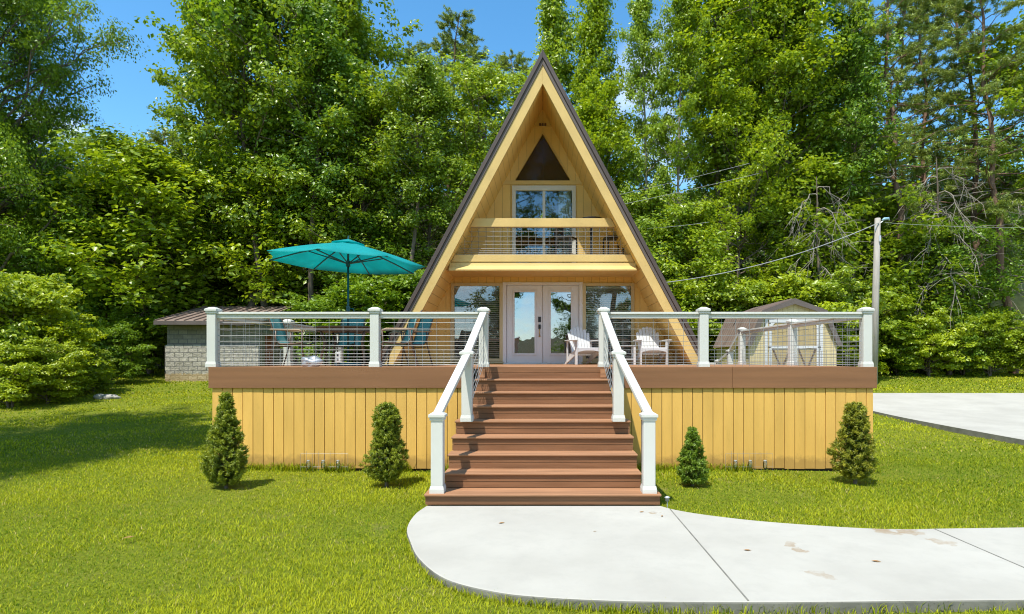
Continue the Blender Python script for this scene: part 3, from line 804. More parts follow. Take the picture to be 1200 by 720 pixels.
b = MB(); b.box(-.19, .19, -.16, .16, .12, .14); b.build('shelf', M['white_plastic'], stb)

def sling_chair():
    t = thing('patio_chair', 'high backed teal sling chair behind the dining table', 'chair')
    prof = [(-0.26, 0.43), (-0.10, 0.405), (0.12, 0.40), (0.21, 0.43), (0.27, 0.55), (0.33, 0.75), (0.40, 0.93), (0.45, 1.0)]
    pts = smooth_line(prof, 4)
    sl = MB(); vs = []; fs = []
    for y, z in pts:
        for x in (-0.24, -0.12, 0, 0.12, 0.24):
            sag = 0.02 * (1 - (x / 0.24) ** 2); vs.append((x, y + sag * 0.6, z - sag))
    for i in range(len(pts) - 1):
        for k in range(4): p = i*5 + k; fs.append((p, p+1, p+6, p+5))
    sl.add(vs, fs); so = sl.build('sling', M['sling'], t, smooth=True)
    sm = so.modifiers.new('thick', 'SOLIDIFY'); sm.thickness = 0.006
    for sg in (-1, 1):
        f = MB(); f.tube([(sg*0.255, y, z) for y, z in pts], 0.014, 7); f.build('side_frame', M['brown_metal'], t, smooth=True)
        a = MB(); a.tube([(sg*0.29, 0.33, 0.66), (sg*0.30, 0.1, 0.655), (sg*0.30, -0.2, 0.65), (sg*0.30, -0.27, 0.62)], 0.018, 7); a.build('arm', M['tan_frame'], t, smooth=True)
        for (y0, y1) in ((-0.27, -0.30), (0.22, 0.36)):
            l = MB(); l.tube([(sg*0.30, y0, 0.62 if y0 < 0 else 0.64), (sg*0.285, y0 + .02, 0.4), (sg*0.29, y1, 0.0)], 0.014, 7); l.build('leg', M['brown_metal'], t, smooth=True)
    x = MB(); x.tube([(-0.29, -0.24, 0.38), (0.29, -0.24, 0.38)], 0.011, 6); x.tube([(-0.29, 0.22, 0.36), (0.29, 0.22, 0.36)], 0.011, 6); x.build('stretcher', M['brown_metal'], t, smooth=True)
    return t
TC = (PX(408, 11.2), 11.2, DZ)
pc = sling_chair(); pc.location = (PX(405, 12.25), 12.25, DZ); pc.rotation_euler = (0, 0, R(-4)); pc['group'] = 'teal sling chairs round the patio table'
for px, D, rz, lab in ((346, 11.1, 88, 'teal sling chair seen side on at the end of the table by the deck rail'),
                       (461, 10.7, -62, 'teal sling chair half hidden by the railing post beside the umbrella'),
                       (479, 11.6, -50, 'teal sling chair closest to the yellow wall, next to the roof edge')):
    copy_thing(pc, (PX(px, D), D, DZ), R(rz), lab, 'teal sling chairs round the patio table')
pt = thing('patio_table', 'brown patio dining table under the teal umbrella', 'table', TC)
b = MB()
oct_ = [(0.62 * math.cos(a), 0.52 * math.sin(a)) for a in np.linspace(0, 2*math.pi, 33)[:-1]]
b.prismz(oct_, 0.70, 0.725); b.build('table_top', M['table_top'], pt, bevel=0.006)
b = MB(); b.prismz([(x*.93, y*.93) for x, y in oct_], 0.63, 0.699); b.build('apron', M['brown_metal'], pt)
for sx in (-1, 1):
    for sy in (-1, 1):
        l = MB(); l.tube([(sx*0.40, sy*0.32, 0.66), (sx*0.34, sy*0.27, 0.42), (sx*0.42, sy*0.34, 0.0)], 0.022, 8); l.build('leg', M['brown_metal'], pt, smooth=True)
b = MB(); b.tube([(-0.36, -0.28, 0.3), (0.36, 0.28, 0.3)], 0.013, 6); b.tube([(-0.36, 0.28, 0.3), (0.36, -0.28, 0.3)], 0.013, 6); b.build('stretcher', M['brown_metal'], pt)

# umbrella
um = thing('patio_umbrella', 'open teal market umbrella standing over the patio table', 'umbrella', TC)
zrim, zap, Ru = PZ(308.5, 11.2) - DZ, PZ(284, 11.2) - DZ, 1.46
tilt = Matrix.Rotation(R(2.6), 3, 'Y')
piv = Vector((0, 0, zap))
def tl(p): return tuple(tilt @ (Vector(p) - piv) + piv)
cn = MB(); vs = [tl((0, 0, zap))]; fs = []
NR, NS, NA = 6, 6, 8
for r in range(1, NR + 1):
    for k in range(NA):
        for s in range(NS):
            u = s / NS; a0, a1 = 2*math.pi*k/NA, 2*math.pi*(k + 1)/NA; rr = Ru * r / NR
            p = Vector((math.cos(a0), math.sin(a0), 0)).lerp(Vector((math.cos(a1), math.sin(a1), 0)), u) * rr
            sag = 4 * u * (1 - u)
            p *= (1 - 0.055 * sag * (r / NR) ** 2)
            z = zap - (zap - zrim) * (0.72 * r / NR + 0.28 * (r / NR) ** 2) - 0.02 * sag * (r / NR)
            vs.append(tl((p.x, p.y, z)))
n = NA * NS
for i in range(n): fs.append((0, 1 + i, 1 + (i + 1) % n))
for r in range(NR - 1):
    for i in range(n): fs.append((1 + r*n + i, 1 + (r+1)*n + i, 1 + (r+1)*n + (i+1) % n, 1 + r*n + (i+1) % n))
cn.add(vs, fs); co = cn.build('canopy', M['canvas'], um, smooth=True)
sm = co.modifiers.new('thick', 'SOLIDIFY'); sm.thickness = 0.004
v = MB(); vv = [tl((0, 0, zap + 0.06))] + [tl((0.30*math.cos(a), 0.30*math.sin(a), zap - 0.03)) for a in np.linspace(0, 2*math.pi, 17)[:-1]]
v.add(vv, [(0, 1 + i, 1 + (i+1) % 16) for i in range(16)]); vo = v.build('vent_cap', M['canvas'], um); vo.modifiers.new('thick', 'SOLIDIFY').thickness = 0.004
fb_ = MB(); fb_.tube([tl((0, 0, zap + .04)), tl((0, 0, zap + 0.12))], [0.02, 0.012], 8); fb_.build('finial', M['umb_pole'], um)
hubz = zap - 0.40
p = MB(); p.tube([(0, 0, 0.05), (0, 0, hubz)], 0.02, 10); p.tube([(0, 0, hubz), tl((0, 0, zap - 0.02))], 0.02, 10); p.build('pole', M['umb_pole'], um, smooth=True)
p = MB(); p.tube([(0, 0, hubz - .06), (0, 0, hubz + 0.05)], 0.04, 10); p.build('hub', M['umb_pole'], um)
p = MB(); p.tube([(0, 0, 1.02), (0, 0, 1.12)], 0.035, 10); p.tube([(0.03, 0, 1.07), (0.10, 0, 1.07), (0.11, 0, 1.0)], 0.012, 6); p.build('crank', M['umb_pole'], um)
for k in range(8):
    a = 2*math.pi*k/8; ca, sa = math.cos(a), math.sin(a)
    def onr(f): return tl((Ru*f*ca, Ru*f*sa, zap - (zap - zrim)*(0.72*f + 0.28*f*f) - 0.018))
    rb = MB(); rb.tube([onr(0.02), onr(.35), onr(.7), onr(0.985)], 0.013, 6); ro = rb.build('rib', M['umb_pole'], um)
    rb = MB(); rb.tube([(0.03*ca, 0.03*sa, hubz), onr(0.52)], 0.012, 6); rb.build('strut', M['umb_pole'], ro)
b = MB(); b.prismz([(0.25*math.cos(a), 0.25*math.sin(a)) for a in np.linspace(0, 2*math.pi, 25)[:-1]], 0.0, 0.055); b.build('base', M['umb_pole'], um, bevel=0.01)

# crumpled silver sheet and the outlet box
bm = bmesh.new(); bmesh.ops.create_icosphere(bm, subdivisions=4, radius=1)
rs = np.random.default_rng(5)
dirs = rs.normal(size=(40, 3)); dirs /= np.linalg.norm(dirs, axis=1)[:, None]; amp = rs.uniform(-0.25, 0.25, 40)
for vtx in bm.verts:
    d = np.array(vtx.co); f = 1 + float(np.sum(amp * np.clip(dirs @ d, 0, 1) ** 14)); vtx.co = Vector((d[0]*0.17*f, d[1]*0.12*f, max(0, (d[2] + 0.55)*0.105*f)))
me = bpy.data.meshes.new('bundle'); bm.to_mesh(me); bm.free(); me.materials.append(M['foil'])
bg = link_mesh('sheet_bundle', me); bg.location = (PX(366, 10.0), 10.0, DZ)
tag(bg, 'crumpled silver grey sheet lying on the deck behind the rail', 'sheet')
ob = thing('outlet_box', 'small white outlet box on a short post under the patio table', 'outlet box', (PX(396.5, 10.55), 10.55, DZ))
b = MB(); b.box(-0.018, 0.018, -0.01, 0.02, 0.0, 0.12); b.build('stake', M['black_metal'], ob)
b = MB(); b.box(-0.042, 0.042, -0.035, -0.012, 0.07, 0.25); b.build('cover', M['white_plastic'], ob, bevel=0.006)
b = MB(); b.box(-0.015, 0.015, -0.039, -0.0352, 0.10, 0.135); b.box(-0.015, 0.015, -0.039, -0.0352, 0.175, 0.21); b.build('socket', M['black_metal'], ob)

# tall bistro set on the balcony
def bistro():
    t = thing('bistro_chair', 'tall black bistro chair at the far end of the balcony', 'chair')
    b = MB(); b.box(-.2, .2, -.2, .2, .64, .69); b.build('seat', M['black_metal'], t, bevel=0.01)
    b = MB()
    for k in range(3): b.box(-.19, .19, .195, .215, .80 + k*.12, .87 + k*.12)
    b.build('backrest', M['black_metal'], t)
    for sx in (-1, 1):
        for sy in (-1, 1):
            l = MB(); l.beam((sx*.185, sy*.185, 0), (sx*.185, sy*.185, 1.12 if sy > 0 else .64), .03, .03, up=(0, 1, 0)); l.build('leg', M['black_metal'], t)
    b = MB(); b.box(-.18, .18, -.195, -.175, .25, .28); b.box(-.18, .18, .175, .195, .25, .28); b.build('stretcher', M['tan_frame'], t)
    return t
bc = bistro(); bc.location = (PX(719, 14.35), 14.4, 3.98); bc.rotation_euler = (0, 0, R(-78)); bc['group'] = 'bistro chairs on the balcony'
copy_thing(bc, (PX(664, 14.35), 14.45, 3.98), R(60), 'tall black bistro chair in front of the balcony sliding door', 'bistro chairs on the balcony')
bt = thing('bistro_table', 'tall black bistro table on the balcony between its chairs', 'table', (PX(693, 14.4), 14.4, 3.98))
b = MB(); b.prismz([(0.28*math.cos(a), 0.28*math.sin(a)) for a in np.linspace(0, 2*math.pi, 25)[:-1]], 1.10, 1.125); b.build('table_top', M['black_metal'], bt)
b = MB(); b.tube([(0, 0, 0.02), (0, 0, 1.10)], 0.03, 8); b.build('stem', M['black_metal'], bt)
b = MB(); b.prismz([(0.2*math.cos(a), 0.2*math.sin(a)) for a in np.linspace(0, 2*math.pi, 25)[:-1]], 0, 0.02); b.build('base', M['black_metal'], bt)

# ------------------------------------------------------------------ block outbuilding (behind the deck's left end)
BX0, BX1, BY0, BY1 = -16.6, -12.55, 26.4, 29.6
zg = gz(-14, 26.4) - 0.15
bs_ = thing('block_shed', 'low grey block outbuilding with brown metal roof behind the deck', 'shed', (-14.5, 26.4, zg))
BO = tuple(bs_.location)
b = MB(BO); b.box(BX0, BX1, BY0, BY0 + 0.2, zg, 3.25); b.prismx([(BY0 + .2, zg), (BY1, zg), (BY1, 4.15), (BY0 + .2, 3.38)], BX0, BX0 + 0.2)
b.box(BX1 - 0.2, BX1, BY0 + .2, BY0 + 0.6, zg, 3.35); b.box(BX1 - .2, BX1, BY0 + 1.5, BY1, zg, 3.75); b.box(BX1 - .2, BX1, BY0 + .6, BY0 + 1.5, 2.85, 3.45); b.box(BX0 + .2, BX1 - .2, BY1 - .2, BY1, zg, 3.95)
b.build('wall', M['block'], bs_)
b = MB(BO); b.box(BX0 - 0.05, BX1 + 0.02, BY0 - 0.08, BY0 - 0.003, zg, PZ(404.5, 26.3)); b.build('rough_facing', M['rough_block'], bs_, bevel=0.01)
b = MB(BO); b.box(BX1 - 0.12, BX1 - 0.06, BY0 + 0.602, BY0 + 1.498, zg, 2.85); b.build('door', M['red_door'], bs_)
rx0, rx1 = PX(181.5, 26.0), PX(337, 29.3)
ya, za, yb, zb = 25.95, PZ(377.5, 25.95), 29.9, 4.33
b = MB(BO); b.prismx([(ya, za), (yb, zb), (yb, zb + 0.05), (ya, za + 0.05)], rx0, rx1)
k = rx0 + 0.02
while k < rx1:
    b.prismx([(ya, za + .051), (yb, zb + .051), (yb, zb + 0.10), (ya, za + 0.10)], k, k + 0.035); k += 0.42
ro = b.build('roof', M['roof_tan'], bs_)
b = MB(BO); b.box(rx0 - 0.01, rx1, ya - 0.03, ya - 0.003, za - 0.12, za + 0.05); b.build('eave_trim', M['roof_trim'], ro)
b = MB(BO); b.prismx([(BY0 + .2, 3.2), (BY1, 3.95), (BY1, 4.16), (BY0 + .2, 3.40)], BX1 - 0.19, BX1 - 0.02); b.box(BX0 + .01, BX1 - .01, BY0 + .01, BY0 + .18, 3.25, 3.38)
b.build('gable_infill', M['block'], bs_)

# ------------------------------------------------------------------ barn shed
GY = 22.0; gx0 = PX(929.5, GY)
zg = gz(9, 22) - 0.05
barn = thing('barn_shed', 'pale yellow gambrel barn shed with crossed double doors', 'shed', (gx0, GY, zg))
GO = tuple(barn.location)
hwb = 1.60
zeave, zbrk, zap_ = PZ(402, GY), PZ(366, GY), PZ(353.5, GY)
xb_ = 1.12
prof = [(gx0 - hwb, zg), (gx0 + hwb, zg), (gx0 + hwb, zeave), (gx0 + xb_, zbrk), (gx0, zap_), (gx0 - xb_, zbrk), (gx0 - hwb, zeave)]
GL = 4.2
b = MB(GO); b.prism(prof, GY, GY + GL); b.build('wall', M['shed_wall'], barn)
def roofline(o): return [(gx0 - hwb - 0.06 - o*.9, zeave - 0.10), (gx0 - xb_ - o*.75, zbrk + o*.55), (gx0, zap_ + o*1.05), (gx0 + xb_ + o*.75, zbrk + o*.55), (gx0 + hwb + 0.06 + o*.9, zeave - 0.10)]
b = MB(GO); lo, hi = roofline(0.012), roofline(0.085)
for i in range(4):
    b.prism([lo[i], lo[i+1], hi[i+1], hi[i]], GY - 0.12, GY + GL + 0.1)
lo2, hi2 = roofline(0.086), roofline(0.125)
yy = GY + 0.18
while yy < GY + GL:
    for i in range(4): b.prism([lo2[i], lo2[i+1], hi2[i+1], hi2[i]], yy, yy + 0.03)
    yy += 0.30
ro = b.build('roof', M['roof_tan'], barn)
b = MB(GO); lo, hi = roofline(-0.10), roofline(0.10)
for i in range(4): b.prism([lo[i], lo[i+1], hi[i+1], hi[i]], GY - 0.16, GY - 0.122)
b.build('rake_trim', M['roof_trim'], ro)
dtop, dmid = PZ(375, GY), PZ(407, GY)
for sg in (-1, 1):
    x0, x1 = sorted((gx0 + sg * 0.012 + 0.02, gx0 + sg * 0.92 + 0.02))
    d = MB(GO); d.box(x0, x1, GY - 0.04, GY - 0.003, zg + 0.12, dtop); do = d.build('barn_door', M['shed_door'], barn)
    f = MB(GO); t = 0.10
    f.box(x0, x0 + t, GY - 0.06, GY - 0.042, zg + .12, dtop); f.box(x1 - t, x1, GY - 0.06, GY - 0.042, zg + .12, dtop)
    f.box(x0 + t, x1 - t, GY - 0.06, GY - 0.042, dtop - t, dtop); f.box(x0 + t, x1 - t, GY - 0.06, GY - 0.042, dmid - t/2, dmid + t/2); f.box(x0 + t, x1 - t, GY - 0.06, GY - 0.042, zg + .12, zg + .12 + t)
    for s2 in (0, 1):                                               # clipped top corners
        xa = x0 + t if s2 == 0 else x1 - t; dd = 0.13 if s2 == 0 else -0.13
        f.prism([(xa, dtop - t), (xa + dd, dtop - t), (xa, dtop - t - 0.13)], GY - 0.058, GY - 0.043)
    f.build('door_frame', M['white_plastic'], do)
    f = MB(GO); zb0, zb1 = zg + .12 + t, dmid - t/2
    f.beam((x0 + t + .03, GY - 0.05, zb0), (x1 - t - .03, GY - 0.05, zb1), 0.014, 0.05, up=(0, 0, 1)); f.beam((x0 + t + .03, GY - 0.056, zb1), (x1 - t - .03, GY - 0.056, zb0), 0.010, 0.05, up=(0, 0, 1))
    f.build('cross_brace', M['brown_metal'], do)
    f = MB(GO)
    for zz in (dtop - 0.12, dmid, zg + .3):
        xh = x0 if sg < 0 else x1; f.box(xh - 0.05, xh + 0.05, GY - 0.066, GY - 0.061, zz - 0.02, zz + 0.02)
    f.build('hinge', M['black_metal'], do)
b = MB(GO); b.box(gx0 - 1.05, gx0 - 0.94, GY - 0.03, GY - 0.003, zg + .05, dtop + 0.09); b.box(gx0 + 0.98, gx0 + 1.09, GY - 0.03, GY - 0.003, zg + .05, dtop + 0.09)
b.box(gx0 - 0.94, gx0 + 0.98, GY - 0.03, GY - 0.003, dtop + 0.01, dtop + 0.09); b.build('door_casing', M['white_plastic'], barn)

# ------------------------------------------------------------------ pole, cables, guard rail
py_ = 25.0
zb = gz(13.8, py_)
pole = thing('utility_pole', 'weathered grey wooden utility pole behind the deck corner', 'pole', (PX(1023.5, py_), py_, zb))
ztop = PZ(256, py_) - zb; lean = PX(1028.5, py_) - PX(1023.5, py_)
b = MB(); b.tube([(0, 0, -0.3), (lean*.5, 0, ztop*.5), (lean, 0, ztop)], [0.15, 0.135, 0.11], 12); b.build('shaft', M['pole_wood'], pole, smooth=True)
b = MB(); b.tube([(lean + .1, -.05, ztop - .2), (lean + .22, -.06, ztop - .1)], 0.02, 6); b.tube([(lean - .12, -.05, ztop - .3), (lean - .13, -.05, ztop - .55)], 0.02, 6); b.build('bracket', M['steel'], pole)
b = MB(); b.tube([(lean + .16, -.06, ztop - .10), (lean + .24, -.06, ztop - .04), (lean + .42, -.06, ztop - .02), (lean + .46, -.06, ztop - 0.1)], [0.035, 0.06, 0.05, 0.02], 10); b.build('lamp_head', M['insulator'], pole, smooth=True)
b = MB(); b.box(lean - .03, lean + .05, -.17, -.12, ztop - 1.0, ztop - .75); b.build('junction_box', M['steel'], pole)
PTOP = Vector((PX(1028, py_), py_ - 0.13, PZ(262, py_)))
def cable(p, q, sag, r, label, group):
    p, q = Vector(p), Vector(q); pts = []
    for i in range(33):
        t = i / 32; c = p.lerp(q, t); c.z -= 4 * sag * t * (1 - t); pts.append(c - p)
    b = MB(); b.tube(pts, r, 6); o = b.build('power_cable', M['cable'], smooth=True); o.location = p
    return tag(o, label, 'cable', group)
cable(PTOP, (2.6, 22.9, 4.5), 0.54, 0.017, 'thick grey service cable sagging from the utility pole to the cabin', 'overhead cables')
cable(PTOP + Vector((.25, 0, 0)), (34, 31, 9.1), 0.35, 0.007, 'thin grey cable running away from the pole into the pines', 'overhead cables')
for i, (x0, y0, x1, y1) in enumerate(((785, 214, 868, 194), (785, 227, 878, 206), (788, 265, 826, 261))):
    D = 28.0
    p = Vector((PX(x0, D), D, PZ(y0, D))); q = Vector((PX(x1, D - .6), D - .6, PZ(y1, D - .6))); d = q - p
    cable(p - d * 0.8, q + d * 0.12, 0.03, 0.008, ('uppermost of three parallel grey wires among the leaves beside the roof', 'middle of three parallel grey wires among the leaves beside the roof', 'lowest of three parallel grey wires among the leaves beside the roof')[i], 'overhead cables')

def rock(name, seed, sx, sy, sz, mat, label, cat, loc, group=None):
    bm = bmesh.new(); bmesh.ops.create_icosphere(bm, subdivisions=4, radius=1)
    rs = np.random.default_rng(seed); dd = rs.normal(size=(26, 3)); dd /= np.linalg.norm(dd, axis=1)[:, None]; am = rs.uniform(-.3, .22, 26)
    for v_ in bm.verts:
        d = np.array(v_.co); d /= np.linalg.norm(d); f = 1 + float(np.sum(am * np.clip(dd @ d, 0, 1) ** 7)); v_.co = Vector((d[0]*sx*f, d[1]*sy*f, d[2]*sz*f))
    me = bpy.data.meshes.new(name); bm.to_mesh(me); bm.free(); me.materials.append(mat)
    o = link_mesh(name, me); o.location = loc
    return tag(o, label, cat, group)
rock('boulder', 11, 3.4, 2.2, 3.0, M['mossy'], 'mossy yellow grey boulder among the trees at the right edge', 'boulder', (PX(1206, 35.5), 35.5, 3.0))
for i, (px, py, s, lab) in enumerate(((118, 466, .22, 'flat grey stone nearest the leafy bush at the lawn edge'), (127, 463, .26, 'largest flat grey stone of three at the lawn edge'), (136, 466, .18, 'small flat grey stone of three on the open lawn side'))):
    D = 20.8; rock('stone', 20 + i, s*.95, s*.7, s*.55, M['stone'], lab, 'stone', (PX(px, D), D, gz(PX(px, D), D) + 0.04), 'stones at the lawn edge')

# ------------------------------------------------------------------ small things in the front garden
def jar_rack(loc, label):
    t = thing('garden_light_rack', label, 'garden light', loc, group='garden lights against the deck skirt')
    b = MB()
    for z in (0.06, 0.26): b.tube([(-0.36, 0, z), (0.36, 0, z)], 0.0022, 5)
    for k in range(9): b.tube([(-0.36 + k*.09, 0, 0), (-0.36 + k*.09, 0, 0.30 if k % 2 else 0.26)], 0.0018, 5)
    b.build('wire_frame', M['wire'], t)
    for x in (-0.225, 0, 0.225):
        b = MB(); b.tube([(x, -.045, .05), (x, -.045, .14), (x, -.045, .155)], [.032, .032, .024], 10); jo = b.build('jar', M['jar'], t, smooth=True)
        b = MB(); b.tube([(x, -.045, .157), (x, -.045, .17)], .022, 10); b.build('lid', M['steel'], jo)
    return t
D = 9.1
jar_rack((PX(380, D), D, 0.02), 'small wire rack of three glass jar lights against the skirt, between two spruces')
jr = [o for o in bpy.data.objects if o.name == 'garden_light_rack'][0]
copy_thing(jr, (PX(878, D), D, 0.02), 0, 'small wire rack of three glass jar lights against the skirt, beside the smallest spruce')
D = 6.75
pl = thing('path_light', 'tiny metal stake light in the grass beside the bottom stair', 'garden light', (PX(782, D), D, 0.0))
b = MB(); b.tube([(0, 0, -.02), (0, 0, .12)], .006, 6); b.build('stake', M['steel'], pl)
b = MB(); b.tube([(0, 0, .115), (0, 0, .15), (0, 0, .155), (0, 0, .17)], [.022, .022, .035, .012], 10); b.build('lamp_head', M['steel'], pl, smooth=True)

def dry_leaf(px, py, s, rz, label, z=SLAB + 0.004):
    D = (EYE - z) * F / (py - CY)
    b = MB(); pts = [(-1, 0, .0), (-.5, .32, .06), (.2, .38, .10), (1, 0, .02), (.2, -.36, .05), (-.5, -.3, .09)]
    b.add([(x*s, y*s, zz*s + .002) for x, y, zz in pts] + [(0, 0, .03*s + .002)], [(0, 1, 6), (1, 2, 6), (2, 3, 6), (3, 4, 6), (4, 5, 6), (5, 0, 6)])
    o = b.build('fallen_leaf', M['dry_leaf']); o.modifiers.new('thick', 'SOLIDIFY').thickness = 0.0012
    o.location = (PX(px, D), D, z); o.rotation_euler = (0, 0, rz)
    tag(o, label, 'leaf', 'fallen leaves on the front walk')
dry_leaf(588, 613, .035, .6, 'brown leaf on the slab under the left half of the stairs')
dry_leaf(876, 645, .032, -.2, 'brown leaf on the walk just past the first joint line')
dry_leaf(1027, 658, .035, -.3, 'brown curled leaf on the walk between the two tan stains')
dry_leaf(752, 600, .028, .4, 'small brown leaf close to the bottom stair')
dry_leaf(776, 605, .025, 1.1, 'small brown leaf at the start of the first joint line')
dry_leaf(697, 623, .015, 0, 'tiny dark leaf in the middle of the wide slab')
dry_leaf(1019, 706.5, .05, .2, 'yellow brown leaf lying in the grass under the walk edge', 0.035)
dry_leaf(151, 630, .05, .9, 'orange leaf alone on the open lawn', 0.05)

# ------------------------------------------------------------------ foliage generators
def leaves_mesh(P, N, Dr, L, Wd, fold=0.18):
    """Diamond leaves with a fold: centres P, normals N, directions Dr (unit), lengths L, widths Wd."""
    Dr = Dr - N * np.sum(Dr * N, 1)[:, None]; Dr /= np.linalg.norm(Dr, axis=1)[:, None] + 1e-9
    Sd = np.cross(N, Dr)
    a = P - Dr * (L * .5)[:, None]; t = P + Dr * (L * .5)[:, None]
    up = N * (Wd * fold)[:, None]; c = P + Dr * (L * -0.05)[:, None]
    l = c + Sd * (Wd * .5)[:, None] + up; r = c - Sd * (Wd * .5)[:, None] + up
    Vv = np.stack([a, l, t, r], 1).reshape(-1, 3)
    i = np.arange(len(P)) * 4
    T = np.concatenate([np.stack([i, i+2, i+1], 1), np.stack([i, i+3, i+2], 1)])
    return Vv, T

def unit(v): return v / (np.linalg.norm(v, axis=-1, keepdims=True) + 1e-9)

class Wood:
    def __init__(s): s.v = []; s.f = []; s.n = 0
    def tube(s, pts, r0, r1, k=6):
        pts = np.asarray(pts, float); m = len(pts)
        d = np.gradient(pts, axis=0); d = unit(d)
        ref = np.where(np.abs(d[:, 2:3]) < .9, np.array([[0, 0, 1.]]), np.array([[1., 0, 0]]))
        a = unit(np.cross(d, ref)); b = np.cross(d, a)
        rad = np.linspace(r0, r1, m)[:, None, None]
        ang = np.linspace(0, 2*np.pi, k, endpoint=False)
        ring = pts[:, None, :] + rad * (a[:, None, :] * np.cos(ang)[None, :, None] + b[:, None, :] * np.sin(ang)[None, :, None])
        s.v.append(ring.reshape(-1, 3))
        i = (np.arange(m - 1)[:, None] * k + np.arange(k)[None, :]); j2 = (np.arange(m - 1)[:, None] * k + (np.arange(k)[None, :] + 1) % k)
        s.f.append(np.stack([i, j2, j2 + k, i + k], -1).reshape(-1, 4) + s.n); s.n += m * k
    def build(s, name, mat, parent): return np_mesh(name, np.concatenate(s.v), np.concatenate(s.f), mat, parent, smooth=True)

def clump_leaves(rng, C, n, rad, flat, leaf, up=0.75, droop=0.25, asp=0.62):
    """n leaves in a flattened blob round each centre of C."""
    m = len(C); base = np.repeat(C, n, 0); rr = np.repeat(rad, n)
    d = unit(rng.normal(size=(m*n, 3))); q = rng.random(m*n) ** 0.55
    off = d * (q * rr)[:, None]; off[:, 2] *= flat
    off[:, 2] -= droop * (off[:, 0]**2 + off[:, 1]**2) / np.maximum(rr, .05)
    P = base + off
    N = unit(np.array([-.10, -.34, up * .85]) + d * 0.60 + rng.normal(size=(m*n, 3)) * 0.42)   # leaf normals tilted toward camera and sun so the foliage shows brighter
    Dr = unit(d * np.array([1, 1, .3]) + rng.normal(size=(m*n, 3)) * .6)
    L = leaf * rng.uniform(.65, 1.35, m*n)
    Vv, T = leaves_mesh(P, N, Dr, L, L * asp)
    tone = np.repeat(rng.uniform(0.15, 0.85, m), n) * .55 + rng.random(m*n) * .45
    return Vv, T, np.repeat(tone, 4)

def broadleaf(name, seed, H, R_, cb, nl, per, leaf, trunk_r=0.2, bark='bark', prof='round', mat='tree_leaf', rad=(.55, 1.0), nsub=(4, 7), stems=1, flat=.68, label='', cat='tree', crown='crown', ctint=None):
    rng = np.random.default_rng(seed)
    t = thing(name, label, cat)
    wd = Wood(); CC = []; RR = []
    for sidx in range(stems):
        lean = rng.uniform(-1, 1, 2) * (0.05 * H if stems == 1 else 0.28 * R_ * 1.6)
        tt = np.linspace(0, 1, 12)
        jit = np.cumsum(rng.normal(size=(12, 2)) * H * 0.006, 0); jit[0] = 0
        path = np.stack([lean[0]*tt**1.3 + jit[:, 0], lean[1]*tt**1.3 + jit[:, 1], -0.3 + (H*.95 + .3)*tt], 1)
        wd.tube(path, trunk_r, trunk_r * .12, 9)
        def tp(u): return np.array([np.interp(u, tt, path[:, k]) for k in range(3)])
        az = rng.random() * 6.28
        for i in range(nl // stems):
            u = (i + rng.random()) / (nl // stems); u = u ** .85
            h = cb + (0.985 - cb) * u
            if prof == 'round': pr = math.sin(math.pi * (0.12 + 0.80 * u)) ** .7
            elif prof == 'cone': pr = (1 - u) ** .65 * (0.55 + 0.45 * min(1, u * 5)) + .06
            else: pr = 0.62 + 0.38 * math.sin(math.pi * min(1, 0.2 + u * .85)); pr *= (1 - u ** 6 * .7)
            L = R_ * pr * rng.uniform(.5, 1.2); az += 2.399 + rng.normal() * .5
            el = R(rng.uniform(2, 44) + 32 * u)
            o = tp(h); d = np.array([math.cos(az)*math.cos(el), math.sin(az)*math.cos(el), math.sin(el)])
            k = np.linspace(0, 1, 6)[:, None]
            bend = np.array([0, 0, rng.uniform(-.05, .28) * L])
            pts = o + d * L * k + bend * k**2 + np.concatenate([np.zeros((1, 3)), rng.normal(size=(5, 3)) * L * .03])
            r0 = max(0.018, trunk_r * .42 * (1 - h) + 0.012) * min(1, L / 2 + .3)
            wd.tube(pts, r0, r0 * .25, 5)
            ns = rng.integers(nsub[0], nsub[1] + 1)
            for _ in range(ns):
                sfrac = rng.uniform(.28, 1.0); b0 = np.array([np.interp(sfrac, k[:, 0], pts[:, q_]) for q_ in range(3)])
                dd = unit(d * .7 + rng.normal(size=3) * np.array([.75, .75, .4])); l2 = L * rng.uniform(.18, .42) + .15
                e = b0 + dd * l2 + np.array([0, 0, .06 * l2])
                wd.tube(np.stack([b0, (b0 + e)/2 + rng.normal(size=3)*.04*l2, e]), r0 * .35 + .004, .005, 4)
                CC.append(e); RR.append(rng.uniform(*rad)); CC.append((b0 * .4 + e * .6)); RR.append(rng.uniform(*rad) * .75)
            CC.append(pts[-1]); RR.append(rng.uniform(*rad))
        CC.append(path[-1]); RR.append(rad[0])
    wd.build('trunk', M[bark], t)
    V_, T_, A_ = clump_leaves(rng, np.array(CC), per, np.array(RR), flat, leaf)
    c = np_mesh(crown, V_, T_, M[mat], t, A_)
    if ctint: c.color = ctint
    return t

